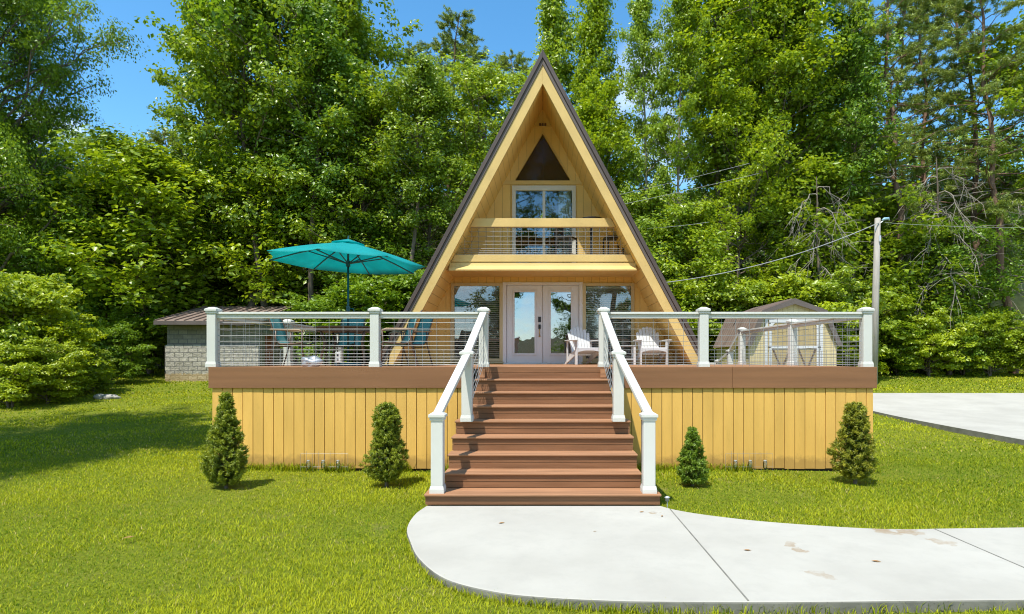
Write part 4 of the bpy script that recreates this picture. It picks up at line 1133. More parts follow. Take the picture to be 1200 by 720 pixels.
def pine(name, seed, H, R_, cb, nl, label, dead=True):
    rng = np.random.default_rng(seed)
    t = thing(name, label, 'tree'); wd = Wood(); dw = Wood(); P = []; Dd = []
    tt = np.linspace(0, 1, 14); jit = np.cumsum(rng.normal(size=(14, 2)) * H * .007, 0); jit[0] = 0
    lean = rng.uniform(-1, 1, 2) * .06 * H
    path = np.stack([lean[0]*tt + jit[:, 0], lean[1]*tt + jit[:, 1], -0.3 + (H + .3) * tt], 1)
    wd.tube(path, .19, .025, 9)
    def tp(u): return np.array([np.interp(u, tt, path[:, k]) for k in range(3)])
    az = 0
    for i in range(nl):
        u = (i + rng.random()) / nl; h = cb + (.99 - cb) * u; az += 2.399 + rng.normal() * .6
        L = R_ * ((1 - u) ** .6 * (.6 + .4 * min(1, u * 3)) + .10) * rng.uniform(.5, 1.2)
        el = R(rng.uniform(-20, 20) + 40 * u)
        d = np.array([math.cos(az)*math.cos(el), math.sin(az)*math.cos(el), math.sin(el)]); k = np.linspace(0, 1, 6)[:, None]
        pts = tp(h) + d * L * k + np.array([0, 0, rng.uniform(-.25, .15) * L]) * k**2 + np.concatenate([np.zeros((1, 3)), rng.normal(size=(5, 3)) * L * .04])
        wd.tube(pts, .035 * (1 - u) + .012, .006, 5)
        for _ in range(int(rng.integers(5, 10))):
            sf = rng.uniform(.3, 1); b0 = np.array([np.interp(sf, k[:, 0], pts[:, q_]) for q_ in range(3)])
            dd = unit(d * .8 + rng.normal(size=3) * np.array([.6, .6, .35])); l2 = rng.uniform(.3, .8)
            e = b0 + dd * l2; wd.tube(np.stack([b0, e]), .008, .004, 4)
            for f in np.linspace(.25, 1, 5):
                P.append(b0 + dd * l2 * f); Dd.append(dd)
    if dead:
        for i in range(26):
            h = rng.uniform(.12, cb + .18); az = rng.random() * 6.28; L = R_ * rng.uniform(.35, .95)
            d = np.array([math.cos(az), math.sin(az), rng.uniform(-.3, .3)]); k = np.linspace(0, 1, 6)[:, None]
            pts = tp(h) + d * L * k + np.array([0, 0, -rng.uniform(.1, .6) * L]) * k**2 + np.concatenate([np.zeros((1, 3)), rng.normal(size=(5, 3)) * L * .05])
            dw.tube(pts, .026, .006, 5)
            for _ in range(6):
                sf = rng.uniform(.3, 1); b0 = np.array([np.interp(sf, k[:, 0], pts[:, q_]) for q_ in range(3)])
                e = b0 + unit(d + rng.normal(size=3) * .8 + np.array([0, 0, -.7])) * rng.uniform(.4, 1.2)
                dw.tube(np.stack([b0, (b0+e)/2 + rng.normal(size=3)*.08, e]), .010, .004, 4)
    wd.build('trunk', M['bark_pine'], t)
    if dead: dw.build('dead_branches', M['dead_wood'], t)
    P = np.array(P); Dd = np.array(Dd); n = 16
    B = np.repeat(P, n, 0); D2 = unit(np.repeat(Dd, n, 0) * .7 + rng.normal(size=(len(B), 3)))
    L = rng.uniform(.12, .24, len(B)); N = unit(rng.normal(size=(len(B), 3)) * .7 + np.array([0, 0, .6]))
    V_, T_ = leaves_mesh(B + D2 * (L * .5)[:, None], N, D2, L, np.full(len(B), .035))
    tone = np.repeat(np.repeat(rng.random(len(P)), n) * .5 + rng.random(len(B)) * .5, 4)
    np_mesh('crown', V_, T_, M['pine_needle'], t, tone)
    return t

def place(proto, first, loc, rz, label, group, sc, tint):
    """The first call moves the prototype itself, later calls copy it."""
    if first:
        o = proto; o.location = loc; o.rotation_euler = (0, 0, rz); o.scale = (sc if isinstance(sc, tuple) else (sc,)*3)
        o['label'] = label; o['group'] = group
        for c in children(o): c.color = tint
        return o
    return copy_thing(proto, loc, rz, label, group, sc, tint)

def snag():
    rng = np.random.default_rng(66); t = thing('dead_tree', '', 'tree'); wd = Wood(); tw = Wood(); H = 9.0
    tt = np.linspace(0, 1, 9); path = np.stack([.5*tt**2, np.cumsum(rng.normal(size=9))*.06, -.3 + (H*.93 + .3)*tt], 1); wd.tube(path, .11, .02, 7)
    for i in range(15):
        h = .45 + .53 * i / 15; o = np.array([np.interp(h, tt, path[:, k]) for k in range(3)]); az = i * 2.4; L = rng.uniform(1.0, 2.4)
        k = np.linspace(0, 1, 8)[:, None]
        pts = o + np.array([math.cos(az), math.sin(az), .5]) * L * k * .8 + np.array([0, 0, -1.35 * L]) * k**2.2 + np.concatenate([np.zeros((1, 3)), rng.normal(size=(7, 3)) * .06])
        tw.tube(pts, .028, .008, 5)
        for _ in range(14):
            f = rng.uniform(.3, 1); b0 = np.array([np.interp(f, k[:, 0], pts[:, q_]) for q_ in range(3)]); l2 = rng.uniform(.4, 1.3)
            d = unit(rng.normal(size=3) * .55 + np.array([.35*math.cos(az), .35*math.sin(az), -.9])); m = b0 + d * l2 * .5 + rng.normal(size=3) * .08
            tw.tube(np.stack([b0, m, b0 + d * l2 + np.array([0, 0, -.1])]), .012, .005, 4)
    wd.build('trunk', M['bark'], t); tw.build('dead_branches', M['dead_wood'], t)
    return t
PROTO = {}
def proto(kind):
    if kind in PROTO: return PROTO[kind], False
    mk = {
        'oak':    lambda: broadleaf('oak_tree', 101, 20, 4.6, .28, 58, 34, .215, .24, rad=(.40, .95)),
        'maple':  lambda: broadleaf('maple_tree', 202, 20, 4.2, .24, 60, 35, .205, .20, rad=(.40, .90)),
        'poplar': lambda: broadleaf('poplar_tree', 303, 22, 3.1, .22, 70, 33, .205, .20, prof='cone', rad=(.5, .85)),
        'slim':   lambda: broadleaf('birch_tree', 404, 22, 2.0, .40, 46, 46, .16, .16, bark='bark_pale', prof='col', rad=(.4, .7)),
        'young':  lambda: broadleaf('young_tree', 505, 10, 2.9, .06, 54, 36, .185, .10, prof='round', rad=(.45, .85)),
        'wide':   lambda: broadleaf('shade_tree', 606, 14, 5.0, .22, 95, 165, .10, .24, rad=(.5, .95)),
        'ash':    lambda: broadleaf('ash_tree', 515, 22, 2.6, .46, 42, 34, .20, .21, prof='round', rad=(.45, .9)),
        'snag':   lambda: snag(),
        'pine':   lambda: pine('pine_tree', 707, 21, 3.6, .30, 78, ''),
        'scrag':  lambda: pine('scrub_pine', 808, 20, 4.0, .36, 62, ''),
        'bush':   lambda: broadleaf('bush', 909, 3.2, 1.9, .03, 60, 44, .14, .04, stems=6, flat=.4, mat='bush_leaf', rad=(.30, .55), nsub=(3, 5), cat='bush', crown='foliage'),
        'shrub':  lambda: broadleaf('leafy_shrub', 919, 4.6, 2.3, .03, 60, 44, .18, .05, stems=7, flat=.35, mat='bush_leaf', rad=(.40, .70), nsub=(3, 5), cat='bush', crown='foliage'),
    }[kind]
    PROTO[kind] = mk(); return PROTO[kind], True

HREF = {'oak': 20, 'maple': 20, 'poplar': 22, 'slim': 22, 'ash': 22, 'snag': 9, 'young': 10, 'wide': 14, 'pine': 21, 'scrag': 20, 'bush': 3.4, 'shrub': 4.9}
rt = random.Random(12)
def grow(kind, px, D, ytop, label, group, tint=(1, 1, 1), wide=1.0):
    x = PX(px, D); zb = gz(x, D); h = PZ(ytop, D) - zb; s = h / HREF[kind]
    p, first = proto(kind)
    k = s * wide
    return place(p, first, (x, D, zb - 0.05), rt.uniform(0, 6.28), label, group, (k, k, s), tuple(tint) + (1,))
G = 'trees of the wood round the cabin'
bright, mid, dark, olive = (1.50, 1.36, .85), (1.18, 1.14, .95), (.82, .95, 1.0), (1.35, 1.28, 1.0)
trees = [
 ('wide', -14, 27, -100, 'dark tree hanging into the upper left corner against the blue sky', (1.0, 1.05, 1.0), .70),
 ('ash', 309, 30.3, -60, 'slender dark trunk with high crown right beside the broad tree by the sky', mid, 1.0),
 ('ash', 262, 33.5, -20, 'slender dark trunk with high crown between broad tree and blue sky', mid, .9),
 ('ash', 472, 31.0, 70, 'slender dark trunk between the umbrella and the left roof slope', mid, 1.0),
 ('ash', 372, 31.0, 20, 'slender dark trunk rising behind the umbrella top', dark, 1.0),
 ('ash', 905, 30.6, -40, 'slender dark trunk above the barn roof peak', mid, 1.0),
 ('ash', 893, 31.5, -70, 'thick dark stem close behind the slender trunk above the barn', bright, 1.2),
 ('ash', 1012, 31.0, 10, 'slender dark trunk just behind the utility pole', dark, .9),
 ('ash', 872, 32.0, -60, 'tall bright tree with slender trunk past the three grey wires', bright, 1.1),
 ('snag', 968, 28.6, 190, 'leafless grey snag with drooping twigs left of the pole top', (1, 1, 1), 1.0),
 ('snag', 1112, 29.2, 165, 'leafless grey snag with drooping twigs between the pines', (1, 1, 1), 1.0),
 ('oak', 14, 31, 150, 'dark leafy tree at the far left edge under the overhanging branches', dark, 1.2),
 ('maple', 66, 33, 186, 'low dark tree in the hollow under the white cloud', dark, 1.3),
 ('young', 108, 29, 215, 'dark rounded tree over the bright bush on the lawn edge', dark, 1.3),
 ('maple', 122, 36, 168, 'dark treetop next to the patch of blue sky', mid, 1.2),
 ('young', 178, 30, 186, 'bright yellow green tree under the patch of blue sky', bright, 1.5),
 ('pine', 205, 38, 146, 'feathery pine top poking into the patch of blue sky', olive, 1.4),
 ('young', 138, 34, 262, 'deep green young tree between the bright tree and the block shed', mid, 1.3),
 ('oak', 288, 31, -95, 'tallest broad tree beside the blue sky with straight dark trunk', mid, .9),
 ('oak', 352, 34, -60, 'tall dark tree right behind the broad tree by the sky', dark, 1.0),
 ('maple', 402, 33, -20, 'tall light green tree above the umbrella', mid, 1.05),
 ('young', 238, 34.5, 190, 'light green young tree above the block shed roof', mid, 1.3),
 ('young', 346, 33, 185, 'sunlit young tree directly above the left half of the umbrella', bright, 1.3),
 ('maple', 430, 31, 95, 'sunlit maple above the right half of the umbrella', bright, 1.15),
 ('poplar', 437, 40, 10, 'narrow treetop pointing up alone into the sky', mid, .9),
 ('pine', 478, 41, 36, 'hazy pine top left of two against the sky beyond the cabin roof', olive, 1.1),
 ('pine', 522, 40, 30, 'hazy pine top right of two against the sky beyond the cabin roof', olive, 1.1),
 ('pine', 575, 42, 42, 'rounded pine top touching the cabin roof peak', olive, 1.35),
 ('pine', 612, 43, 48, 'pine behind the roof peak on its left side', olive, 1.2),
 ('maple', 505, 32, 96, 'sunlit maple beside the left roof slope', mid, 1.15),
 ('oak', 560, 34, 88, 'leafy tree right against the left roof slope below the pine tops', bright, 1.1),
 ('young', 446, 31, 250, 'dark young tree behind the umbrella and the foot of the roof', dark, 1.1),
 ('poplar', 670, 36, -70, 'tall pale green poplar rising behind the roof peak', bright, .8),
 ('poplar', 692, 34, -45, 'tall pale green poplar just past the roof peak', bright, .72),
 ('maple', 695, 32, 112, 'yellow green maple against the right roof slope', bright, 1.05),
 ('slim', 765, 31, -45, 'slim pale trunked tree nearer the roof of the pair in the sky gap', olive, .72),
 ('slim', 788, 30.5, -60, 'slim pale trunked tree farther from the roof of the pair in the sky gap', olive, .72),
 ('young', 752, 31, 240, 'dark young tree in front of the slim pale trunks', mid, 1.2),
 ('young', 800, 29.5, 250, 'light green young tree crossed by the overhead wires', bright, 1.2),
 ('oak', 902, 33, -90, 'huge broad tree past the sky gap beside the cabin', mid, .8),
 ('maple', 862, 31.5, 78, 'sunlit maple in the middle of the wood above the barn', bright, .95),
 ('oak', 928, 35, -95, 'very tall dark tree behind the sunlit maple', dark, 1.05),
 ('poplar', 985, 37, 20, 'dark topped tree in the patchy sky beside the pines', dark, 1.0),
 ('young', 940, 31, 232, 'deep green young tree right above the barn roof', mid, 1.1),
 ('young', 1000, 30.5, 185, 'sunlit young tree behind the utility pole', mid, 1.3),
 ('scrag', 1066, 30.5, -75, 'scraggly pine with bare forked limbs beyond the utility pole', olive, 1.0),
 ('scrag', 1092, 34, -60, 'scraggly pine standing close behind the forked pine', olive, .9),
 ('pine', 1150, 32, -85, 'tall pine near the right edge with reddish trunk', olive, 1.0),
 ('scrag', 1188, 30, -60, 'scraggly pine with grey hanging twigs at the right edge', olive, 1.1),
 ('pine', 1030, 40, -30, 'far pine seen through gaps above the utility pole', olive, 1.1),
 ('maple', 1130, 38, 225, 'leafy tree filling the gap between the pines', mid, 1.3),
 ('young', 1075, 30, 275, 'low leafy tree under the forked pine', mid, 1.4),
 ('young', 1118, 30, 262, 'low leafy tree under the reddish pine', dark, 1.15),
]
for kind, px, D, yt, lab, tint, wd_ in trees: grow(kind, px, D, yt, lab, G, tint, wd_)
# filler rows of the same wood, alike from here
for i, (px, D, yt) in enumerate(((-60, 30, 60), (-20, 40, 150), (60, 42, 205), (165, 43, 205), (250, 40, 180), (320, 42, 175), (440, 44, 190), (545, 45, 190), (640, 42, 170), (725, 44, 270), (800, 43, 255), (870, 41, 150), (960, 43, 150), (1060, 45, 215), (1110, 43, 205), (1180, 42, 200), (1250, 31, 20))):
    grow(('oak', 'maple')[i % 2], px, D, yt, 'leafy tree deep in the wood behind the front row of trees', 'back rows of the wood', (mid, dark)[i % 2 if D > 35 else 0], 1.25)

# the tree beside the camera whose branches hang into the frame and whose shadow lies on the lawn
p, first = proto('wide')
place(p, first, (-14.0, 7.0, 0), 0.6, 'big shade tree just outside the left edge that throws its shadow on the lawn', G, (1.0, 1.0, 1.02), (1, 1.02, .95, 1))
# trees across the valley, seen in the door and window glass
for i, (x, y_, k) in enumerate(((-15, -23, 1.9), (-8.5, -21, 2.2), (7, -23, 2.1), (13, -22, 2.0))):
    copy_thing(PROTO['slim'], (x, y_, 0), i, 'tree reflected in the cabin glass', 'trees opposite the cabin', (k, k, .92), (1, 1, 1, 1))
for i, (x, y_) in enumerate(((-3.4, -23), (3.6, -25))):
    copy_thing(PROTO['oak'], (x, y_, 0), i * 2 + 1, 'broad tree reflected in the balcony door', 'broad trees opposite the cabin', (.95, .95, 1.15), (1, 1, 1, 1))
for i, (x, y_) in enumerate(((-12.5, -31), (-5.5, -36), (3.5, -33), (9.5, -38))):
    copy_thing(PROTO['young'], (x, y_, 0), i, 'low tree reflected in the cabin glass', 'low trees opposite the cabin', .8, (1, 1, 1, 1))

# bushes and undergrowth at the edge of the wood
B_ = 'bushes along the lawn edge'
bl = [
 ('shrub', 14, 20.5, 348, 'large bright yellow green bush at the left end of the lawn', bright, 1.1), ('shrub', 70, 21.2, 384, 'bright bush spreading toward the three flat stones', bright, 1.1),
 ('shrub', 40, 23, 336, 'taller bright bush behind the large bush on the lawn', bright, 1.0), ('shrub', -30, 20, 330, 'bright bush cut by the left edge', bright, 1.1),
 ('bush', 128, 25, 392, 'dark bush in the hollow between bright bush and block shed', dark, 1.1), ('bush', 152, 28, 378, 'dark green bush against the block shed corner', dark, .9),
 ('shrub', 186, 34, 325, 'dark green shrub behind the block shed corner', mid, 1.2), ('shrub', 250, 34, 322, 'shrub behind the block shed roof', mid, 1.2),
 ('shrub', 330, 34, 325, 'shrub behind the right end of the block shed roof', dark, 1.2), ('shrub', 385, 29, 352, 'dark shrub below the umbrella pole', dark, 1.3),
 ('shrub', 440, 28, 340, 'dark shrub behind the rail post below the umbrella', dark, 1.3), ('shrub', 490, 29, 330, 'dark shrub at the foot of the left roof slope', dark, 1.3),
 ('shrub', 800, 29, 340, 'shrub at the foot of the right roof slope', mid, 1.2), ('shrub', 850, 28.5, 345, 'shrub behind the long side of the barn roof', mid, 1.2),
 ('bush', 905, 28.5, 342, 'light green bush just above the barn roof peak', bright, 1.2), ('bush', 970, 28, 345, 'light green bush past the barn roof peak', mid, 1.1),
 ('bush', 1000, 26.5, 398, 'light green bush seen through the railing beside the barn', bright, 1.3), ('shrub', 1020, 29.5, 350, 'shrub behind the utility pole', mid, 1.2),
 ('bush', 1052, 29, 388, 'bush next to the utility pole at the edge of the grass', dark, 1.1), ('bush', 1088, 28.6, 380, 'bright broad bush at the edge of the grass beyond the driveway', bright, 1.15),
 ('bush', 1128, 29, 384, 'dark bush beside the bright broad bush beyond the driveway', dark, 1.0), ('bush', 1160, 28.6, 376, 'light bush left of the mossy boulder beyond the driveway', mid, 1.05),
 ('bush', 1208, 28.0, 392, 'bush under the mossy boulder at the right edge', mid, 1.2), ('shrub', 1110, 31.5, 335, 'shrub behind the bushes beyond the driveway', dark, 1.2),
 ('bush', 12, 18.9, 412, 'low bright bush in front of the large bush on the lawn', bright, 1.1), ('bush', 56, 19.8, 412, 'low bright bush between the large bush and the flat stones', bright, 1.1),
 ('bush', 110, 22.5, 420, 'small light bush behind the flat stones', mid, 1.0),
]
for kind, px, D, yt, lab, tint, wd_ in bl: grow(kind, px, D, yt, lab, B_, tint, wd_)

# undergrowth and the far wood: masses nobody could count
rng = np.random.default_rng(77)
n = 900
cx_ = rng.uniform(-34, 34, n); cy_ = rng.uniform(33.5, 42, n)
C = np.stack([cx_, cy_, h_y(cy_) + rng.uniform(.1, 1.8, n)], 1)
V_, T_, A_ = clump_leaves(rng, C, 34, rng.uniform(.5, 1.1, n), .6, .20)
o = np_mesh('undergrowth', V_, T_, M['tree_leaf'], None, A_ * .7); tag(o, 'low green undergrowth on the slope under the trees', 'undergrowth', kind='stuff')
n = 1700
cx_ = rng.uniform(-52, 52, n); cy_ = rng.uniform(46, 58, n)
C = np.stack([cx_, cy_, h_y(cy_) + rng.uniform(0, 13, n)], 1)
V_, T_, A_ = clump_leaves(rng, C, 44, rng.uniform(1.0, 1.9, n), .6, .34)
o = np_mesh('far_wood', V_, T_, M['tree_leaf'], None, A_ * .8); tag(o, 'far wood closing the view up the slope', 'wood', kind='stuff')

# ------------------------------------------------------------------ dwarf spruces in front of the deck
def spruce(px, ybase, ytop, halfw, seed, tint, profile, label):
    D = EYE * F / (ybase - CY); x = PX(px, D); H = PZ(ytop, D); Rw = halfw * .93 * D / F
    rng = np.random.default_rng(seed)
    t = thing('dwarf_spruce', label, 'shrub', (x, D, 0), group='dwarf spruces in front of the deck')
    wd = Wood(); wd.tube(np.array([(0, 0, -.05), (.01, 0, H*.4), (0, 0, H*.95)]), .028, .006, 7)
    zz0 = 0.07
    lob_d = unit(rng.normal(size=(46, 3))); lob_a = rng.uniform(-.30, .30, 46)
    n = int(720 * (H / 1.2) * (Rw / .32))
    u = rng.random(n) ** 1.1; az = rng.random(n) * 2*np.pi
    rad = np.interp(u, profile[0], profile[1]) * Rw
    dirs = np.stack([np.cos(az), np.sin(az), (u - .45) * 1.6], 1); du = unit(dirs)
    lump = 1 + np.sum(lob_a[None] * np.clip(du @ lob_d.T, 0, 1) ** 18, 1)
    rr = rad * lump * rng.uniform(.74, 1.10, n)
    P = np.stack([np.cos(az) * rr, np.sin(az) * rr, zz0 + u * (H - zz0 - .02)], 1)
    for i in range(0, n, 9):
        wd.tube(np.stack([np.array([0, 0, max(.05, P[i, 2] - .08)]), P[i]]), .005, .002, 4)
    wd.build('trunk', M['bark'], t)
    k = 46
    B = np.repeat(P, k, 0); out = np.repeat(unit(np.stack([np.cos(az), np.sin(az), np.full(n, .75)], 1)), k, 0)
    dd = unit(out * .75 + rng.normal(size=(n*k, 3)) * .75)
    L = rng.uniform(.024, .050, n*k)
    N = unit(rng.normal(size=(n*k, 3)) + np.array([0, 0, .8]))
    V_, T_ = leaves_mesh(B + out * rng.uniform(-.02, .03, n*k)[:, None] + dd * (L * .6)[:, None], N, dd, L, L * .26)
    tone = np.repeat(np.repeat(rng.random(n), k) * .55 + rng.random(n*k) * .45, 4)
    c = np_mesh('foliage', V_, T_, M['spruce_needle'], t, tone); c.color = tuple(tint) + (1,)
    # inner dead twigs keep the core from being hollow
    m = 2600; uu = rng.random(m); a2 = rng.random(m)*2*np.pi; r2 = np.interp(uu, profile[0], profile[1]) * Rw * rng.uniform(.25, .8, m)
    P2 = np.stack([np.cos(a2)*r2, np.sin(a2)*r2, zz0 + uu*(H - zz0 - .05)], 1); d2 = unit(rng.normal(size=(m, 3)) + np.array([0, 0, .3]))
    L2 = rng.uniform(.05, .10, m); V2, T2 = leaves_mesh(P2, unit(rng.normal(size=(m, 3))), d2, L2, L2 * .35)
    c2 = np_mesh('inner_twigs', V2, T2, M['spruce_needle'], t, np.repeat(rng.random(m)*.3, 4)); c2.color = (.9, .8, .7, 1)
    return t
up = [0, .06, .18, .35, .5, .7, .85, .95, 1]
spruce(265, 573, 461, 24, 41, (1.1, 1.05, .9), (up, [.40, .72, 1, .92, .70, .42, .26, .16, .04]), 'tallest dwarf spruce with a narrow tip at the left end of the skirt')
spruce(453, 569, 473, 23.5, 42, (1.1, 1.05, .9), (up, [.30, .65, 1, .95, .66, .58, .55, .40, .10]), 'blunt topped dwarf spruce with lopsided base close to the left handrail')
spruce(811, 571, 501, 17, 43, (.82, 1.0, .85), (up, [.55, .90, 1, .90, .72, .48, .28, .16, .04]), 'smallest dwarf spruce, bright green, close to the right handrail')
spruce(1002, 566, 472, 21.5, 44, (1.25, 1.05, .95), (up, [.35, .75, 1, .96, .84, .70, .60, .42, .12]), 'browner blunt dwarf spruce at the right end of the skirt')

# ------------------------------------------------------------------ grass
def in_walk(x, y):
    poly = np.array(walk_poly); xs, ys = poly[:, 0], poly[:, 1]; inside = np.zeros(len(x), bool); j = len(poly) - 1
    for i in range(len(poly)):
        c = ((ys[i] > y) != (ys[j] > y)) & (x < (xs[j] - xs[i]) * (y - ys[i]) / (ys[j] - ys[i] + 1e-12) + xs[i]); inside ^= c; j = i
    return inside
rng = np.random.default_rng(9)
def fbm(x, y, s):
    v = 0
    for k, (f, a) in enumerate(((1, 1), (2.1, .6), (4.3, .4))):
        r2 = np.random.default_rng(int(s * 1000) + k); p = r2.uniform(0, 6.28, 8); d = r2.uniform(-1, 1, (8, 2)) * f / s
        v = v + a * sum(np.sin(x * d[i, 0] + y * d[i, 1] + p[i]) for i in range(8)) / 4
    return v
parts = []
for (y0, y1, dens, ht, wdt) in ((3.2, 5.2, 5200, .062, .0050), (5.2, 7.6, 3400, .066, .0062), (7.6, 10.5, 1900, .070, .0085), (10.5, 15, 520, .075, .015), (15, 22, 260, .085, .024), (22, 32.5, 110, .11, .040)):
    xm = 1.02 * y1 + 1.5
    n = int(dens * (y1 - y0) * 2 * xm)
    x = rng.uniform(-xm, xm, n); y = rng.uniform(y0, y1, n)
    keep = ~in_walk(x, y) & ~((np.abs(x) < 1.34) & (y > 6.6) & (y < 9.3)) & ~((np.abs(x) < DX - .03) & (y > DY0 + .03) & (y < YB)) & ~((x > dx0 - .01) & (y < 21.55))
    keep &= ~((x > BX0) & (x < BX1) & (y > BY0 - .05)) & ~((np.abs(x - gx0) < 1.65) & (y > GY) & (y < GY + GL))
    for o_ in [o for o in bpy.data.objects if o.name.startswith('dwarf_spruce')]:
        keep &= ((x - o_.location.x)**2 + (y - o_.location.y)**2) > (.20 * rng.uniform(.5, 1.25, n))**2
    patch = fbm(x, y, 2.2); fine = fbm(x, y, .55)
    keep &= rng.random(n) < np.clip(.86 + .22 * fine, .35, 1)
    x, y, patch, fine = x[keep], y[keep], patch[keep], fine[keep]; n = len(x)
    z = h_y(y) + .02 * np.sin(x * .9) * np.cos(y * .7)
    hh = ht * .54 * rng.uniform(.4, 1.2, n) * (1 + .25 * np.clip(fine, -1, 1)); az = rng.random(n) * 6.283; lean = rng.uniform(.25, 1.6, n) * hh
    wv = wdt * rng.uniform(.6, 1.3, n)
    b = np.stack([x, y, z - .005], 1); dirv = np.stack([np.cos(az), np.sin(az), np.zeros(n)], 1); sd = np.stack([-np.sin(az), np.cos(az), np.zeros(n)], 1)
    tip = b + dirv * lean[:, None] + np.stack([np.zeros(n), np.zeros(n), hh], 1)
    mid_ = b + dirv * (lean * .35)[:, None] + np.stack([np.zeros(n), np.zeros(n), hh * .62], 1)
    v0 = b - sd * (wv * .5)[:, None]; v1 = b + sd * (wv * .5)[:, None]; v2 = mid_ + sd * (wv * .42)[:, None]; v3 = mid_ - sd * (wv * .42)[:, None]
    tone = np.clip(.46 + .24 * patch + .20 * fine + rng.normal(size=n) * .30, 0, .92); tone[rng.random(n) < .02 + .30 * np.clip(fbm(x, y, 1.5) - .75, 0, 1)] = 1.0
    parts.append((np.stack([v0, v1, v2, v3, tip], 1).reshape(-1, 3), np.repeat(tone, 5), n))
def tufts(x, y, hmin, hmax, w_, tone0):
    n = len(x); z = h_y(y); hh = rng.uniform(hmin, hmax, n); az = rng.random(n) * 6.283; lean = rng.uniform(.2, 1.0, n) * hh; wv = w_ * rng.uniform(.6, 1.3, n)
    b = np.stack([x, y, z - .005], 1); dv = np.stack([np.cos(az), np.sin(az), np.zeros(n)], 1); sd = np.stack([-np.sin(az), np.cos(az), np.zeros(n)], 1)
    up_ = np.stack([np.zeros(n), np.zeros(n), hh], 1); tip = b + dv * lean[:, None] + up_; md = b + dv * (lean * .3)[:, None] + up_ * .62
    parts.append((np.stack([b - sd * (wv*.5)[:, None], b + sd * (wv*.5)[:, None], md + sd * (wv*.4)[:, None], md - sd * (wv*.4)[:, None], tip], 1).reshape(-1, 3), np.repeat(np.clip(tone0 + rng.normal(size=n) * .25, 0, .92), 5), n))
n = 5200
x = rng.uniform(-DX, DX, n); y = DY0 - np.abs(rng.normal(size=n)) * .07 + .02; k_ = (np.abs(x) > 1.2) & (fbm(x, y, .5) > -.2); tufts(x[k_], y[k_], .06, .17, .010, .35)
pl_ = np.array(walk_poly); seg = rng.integers(0, len(pl_), 6000); p0_ = pl_[seg]; p1_ = pl_[(seg + 1) % len(pl_)]; f_ = rng.random((6000, 1)); q_ = p0_ + (p1_ - p0_) * f_ + rng.normal(size=(6000, 2)) * .03
k_ = ~in_walk(q_[:, 0], q_[:, 1]) & ~((np.abs(q_[:, 0]) < 1.33) & (q_[:, 1] > 6.6)) & (q_[:, 0] < 9.5); tufts(q_[k_, 0], q_[k_, 1], .03, .085, .006, .5)
GV = np.concatenate([p_[0] for p_ in parts]); GA = np.concatenate([p_[1] for p_ in parts]); nb = sum(p_[2] for p_ in parts)
i = np.arange(nb) * 5
GT = np.concatenate([np.stack([i, i+1, i+2], 1), np.stack([i, i+2, i+3], 1), np.stack([i+3, i+2, i+4], 1)])
gr_ = np_mesh('grass', GV, GT, M['grass_blade'], None, GA); tag(gr_, 'short sunlit lawn grass round the deck and walk', 'grass', kind='stuff')
print('blades', nb)

# ------------------------------------------------------------------ sky, sun, camera
AX, AY = 0.27, 0.43
sun_dir = Vector((AX, AY, -1)).normalized()
world = bpy.data.worlds.new('World'); scene.world = world; world.use_nodes = True
nt = world.node_tree; bgn = nt.nodes['Background']
sky = nn(nt, 'ShaderNodeTexSky', sky_type='NISHITA'); sky.sun_disc = False
sky.sun_elevation = math.asin(-sun_dir.z); sky.sun_rotation = math.atan2(-AX, -AY) % (2*math.pi)
sky.air_density = 1.0; sky.dust_density = 0.1; sky.ozone_density = 4.0
tc = nn(nt, 'ShaderNodeTexCoord')
cl = noise(nt, tc.outputs['Generated'], 4.5, 7, .6)
def toward(px, py, r):
    d = Vector((PX(px, 1), 1, (CY - py) / F)).normalized()
    n_ = nn(nt, 'ShaderNodeVectorMath', operation='DISTANCE'); nt.links.new(tc.outputs['Generated'], n_.inputs[0]); n_.inputs[1].default_value = d
    return mathn(nt, 'SUBTRACT', 1.0, mathn(nt, 'DIVIDE', n_.outputs['Value'], r), True)
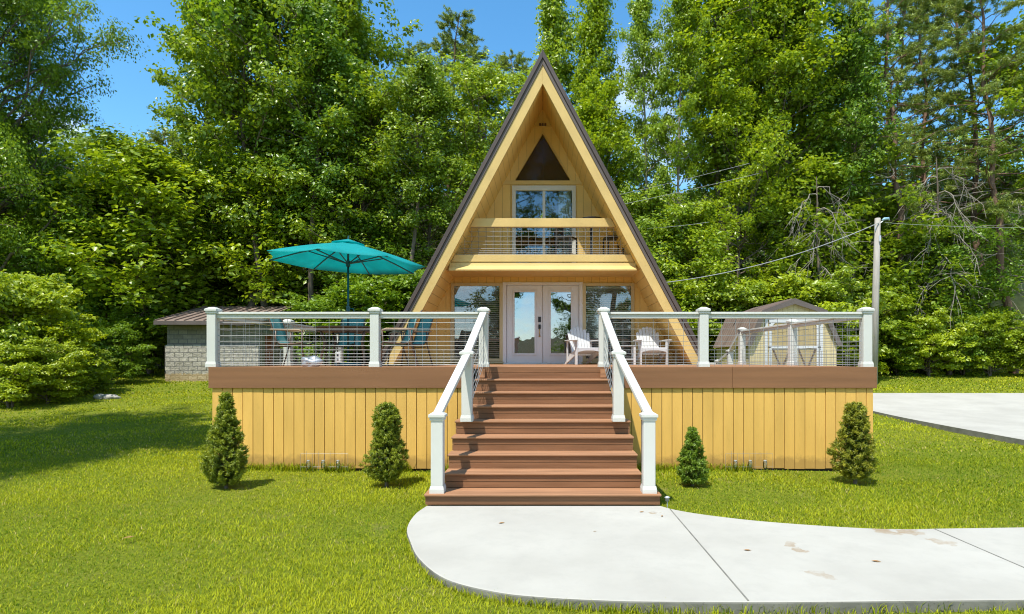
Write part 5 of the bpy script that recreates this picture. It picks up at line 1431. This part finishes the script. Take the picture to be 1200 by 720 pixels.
reg = mathn(nt, 'MAXIMUM', toward(62, 168, .05), toward(800, 118, .13))
sx = nn(nt, 'ShaderNodeSeparateXYZ'); nt.links.new(tc.outputs['Generated'], sx.inputs[0])
back = mathn(nt, 'MULTIPLY', mathn(nt, 'MULTIPLY', sx.outputs[1], -1.6), 1.0, True)
reg = mathn(nt, 'MAXIMUM', mathn(nt, 'MULTIPLY', reg, 2.2, True), back)
mask = mathn(nt, 'MULTIPLY', ramp(nt, cl, .46, .62), reg, True)
hs = nn(nt, 'ShaderNodeHueSaturation'); hs.inputs['Saturation'].default_value = 1.2; hs.inputs['Hue'].default_value = 0.489; hs.inputs['Value'].default_value = 0.88; nt.links.new(sky.outputs[0], hs.inputs['Color'])
skyc = mixc(nt, mathn(nt, 'MULTIPLY', mask, .7), hs.outputs[0], (5.6, 5.7, 5.8, 1))
nt.links.new(skyc, bgn.inputs[0]); bgn.inputs[1].default_value = 0.15
sl = bpy.data.lights.new('sun', 'SUN'); sl.energy = 3.1; sl.angle = R(.53); sl.color = (1.0, .955, .88)
so = bpy.data.objects.new('sun', sl); col.objects.link(so); so.rotation_euler = sun_dir.to_track_quat('-Z', 'Y').to_euler(); so.location = (-10, -15, 40)

cam = bpy.data.cameras.new('camera'); cam.sensor_width = 36; cam.lens = 36 * F / 1200
cam.shift_x = -(CX - 600) / 1200; cam.shift_y = (CY - 360) / 1200; cam.clip_end = 2000; cam.clip_start = 0.05
co = bpy.data.objects.new('camera', cam); col.objects.link(co); co.location = (0, 0, EYE); co.rotation_euler = (R(90), 0, 0)
scene.camera = co

scene.view_settings.view_transform = 'Standard'; scene.view_settings.look = 'None'
scene.view_settings.exposure = 1.0; scene.view_settings.gamma = 1.0
cy = scene.cycles
cy.filter_width = 1.1
cy.max_bounces = 8; cy.diffuse_bounces = 4; cy.glossy_bounces = 3; cy.transmission_bounces = 4; cy.transparent_max_bounces = 10
cy.sample_clamp_indirect = 6; cy.use_denoising = True; cy.caustics_reflective = False; cy.caustics_refractive = False
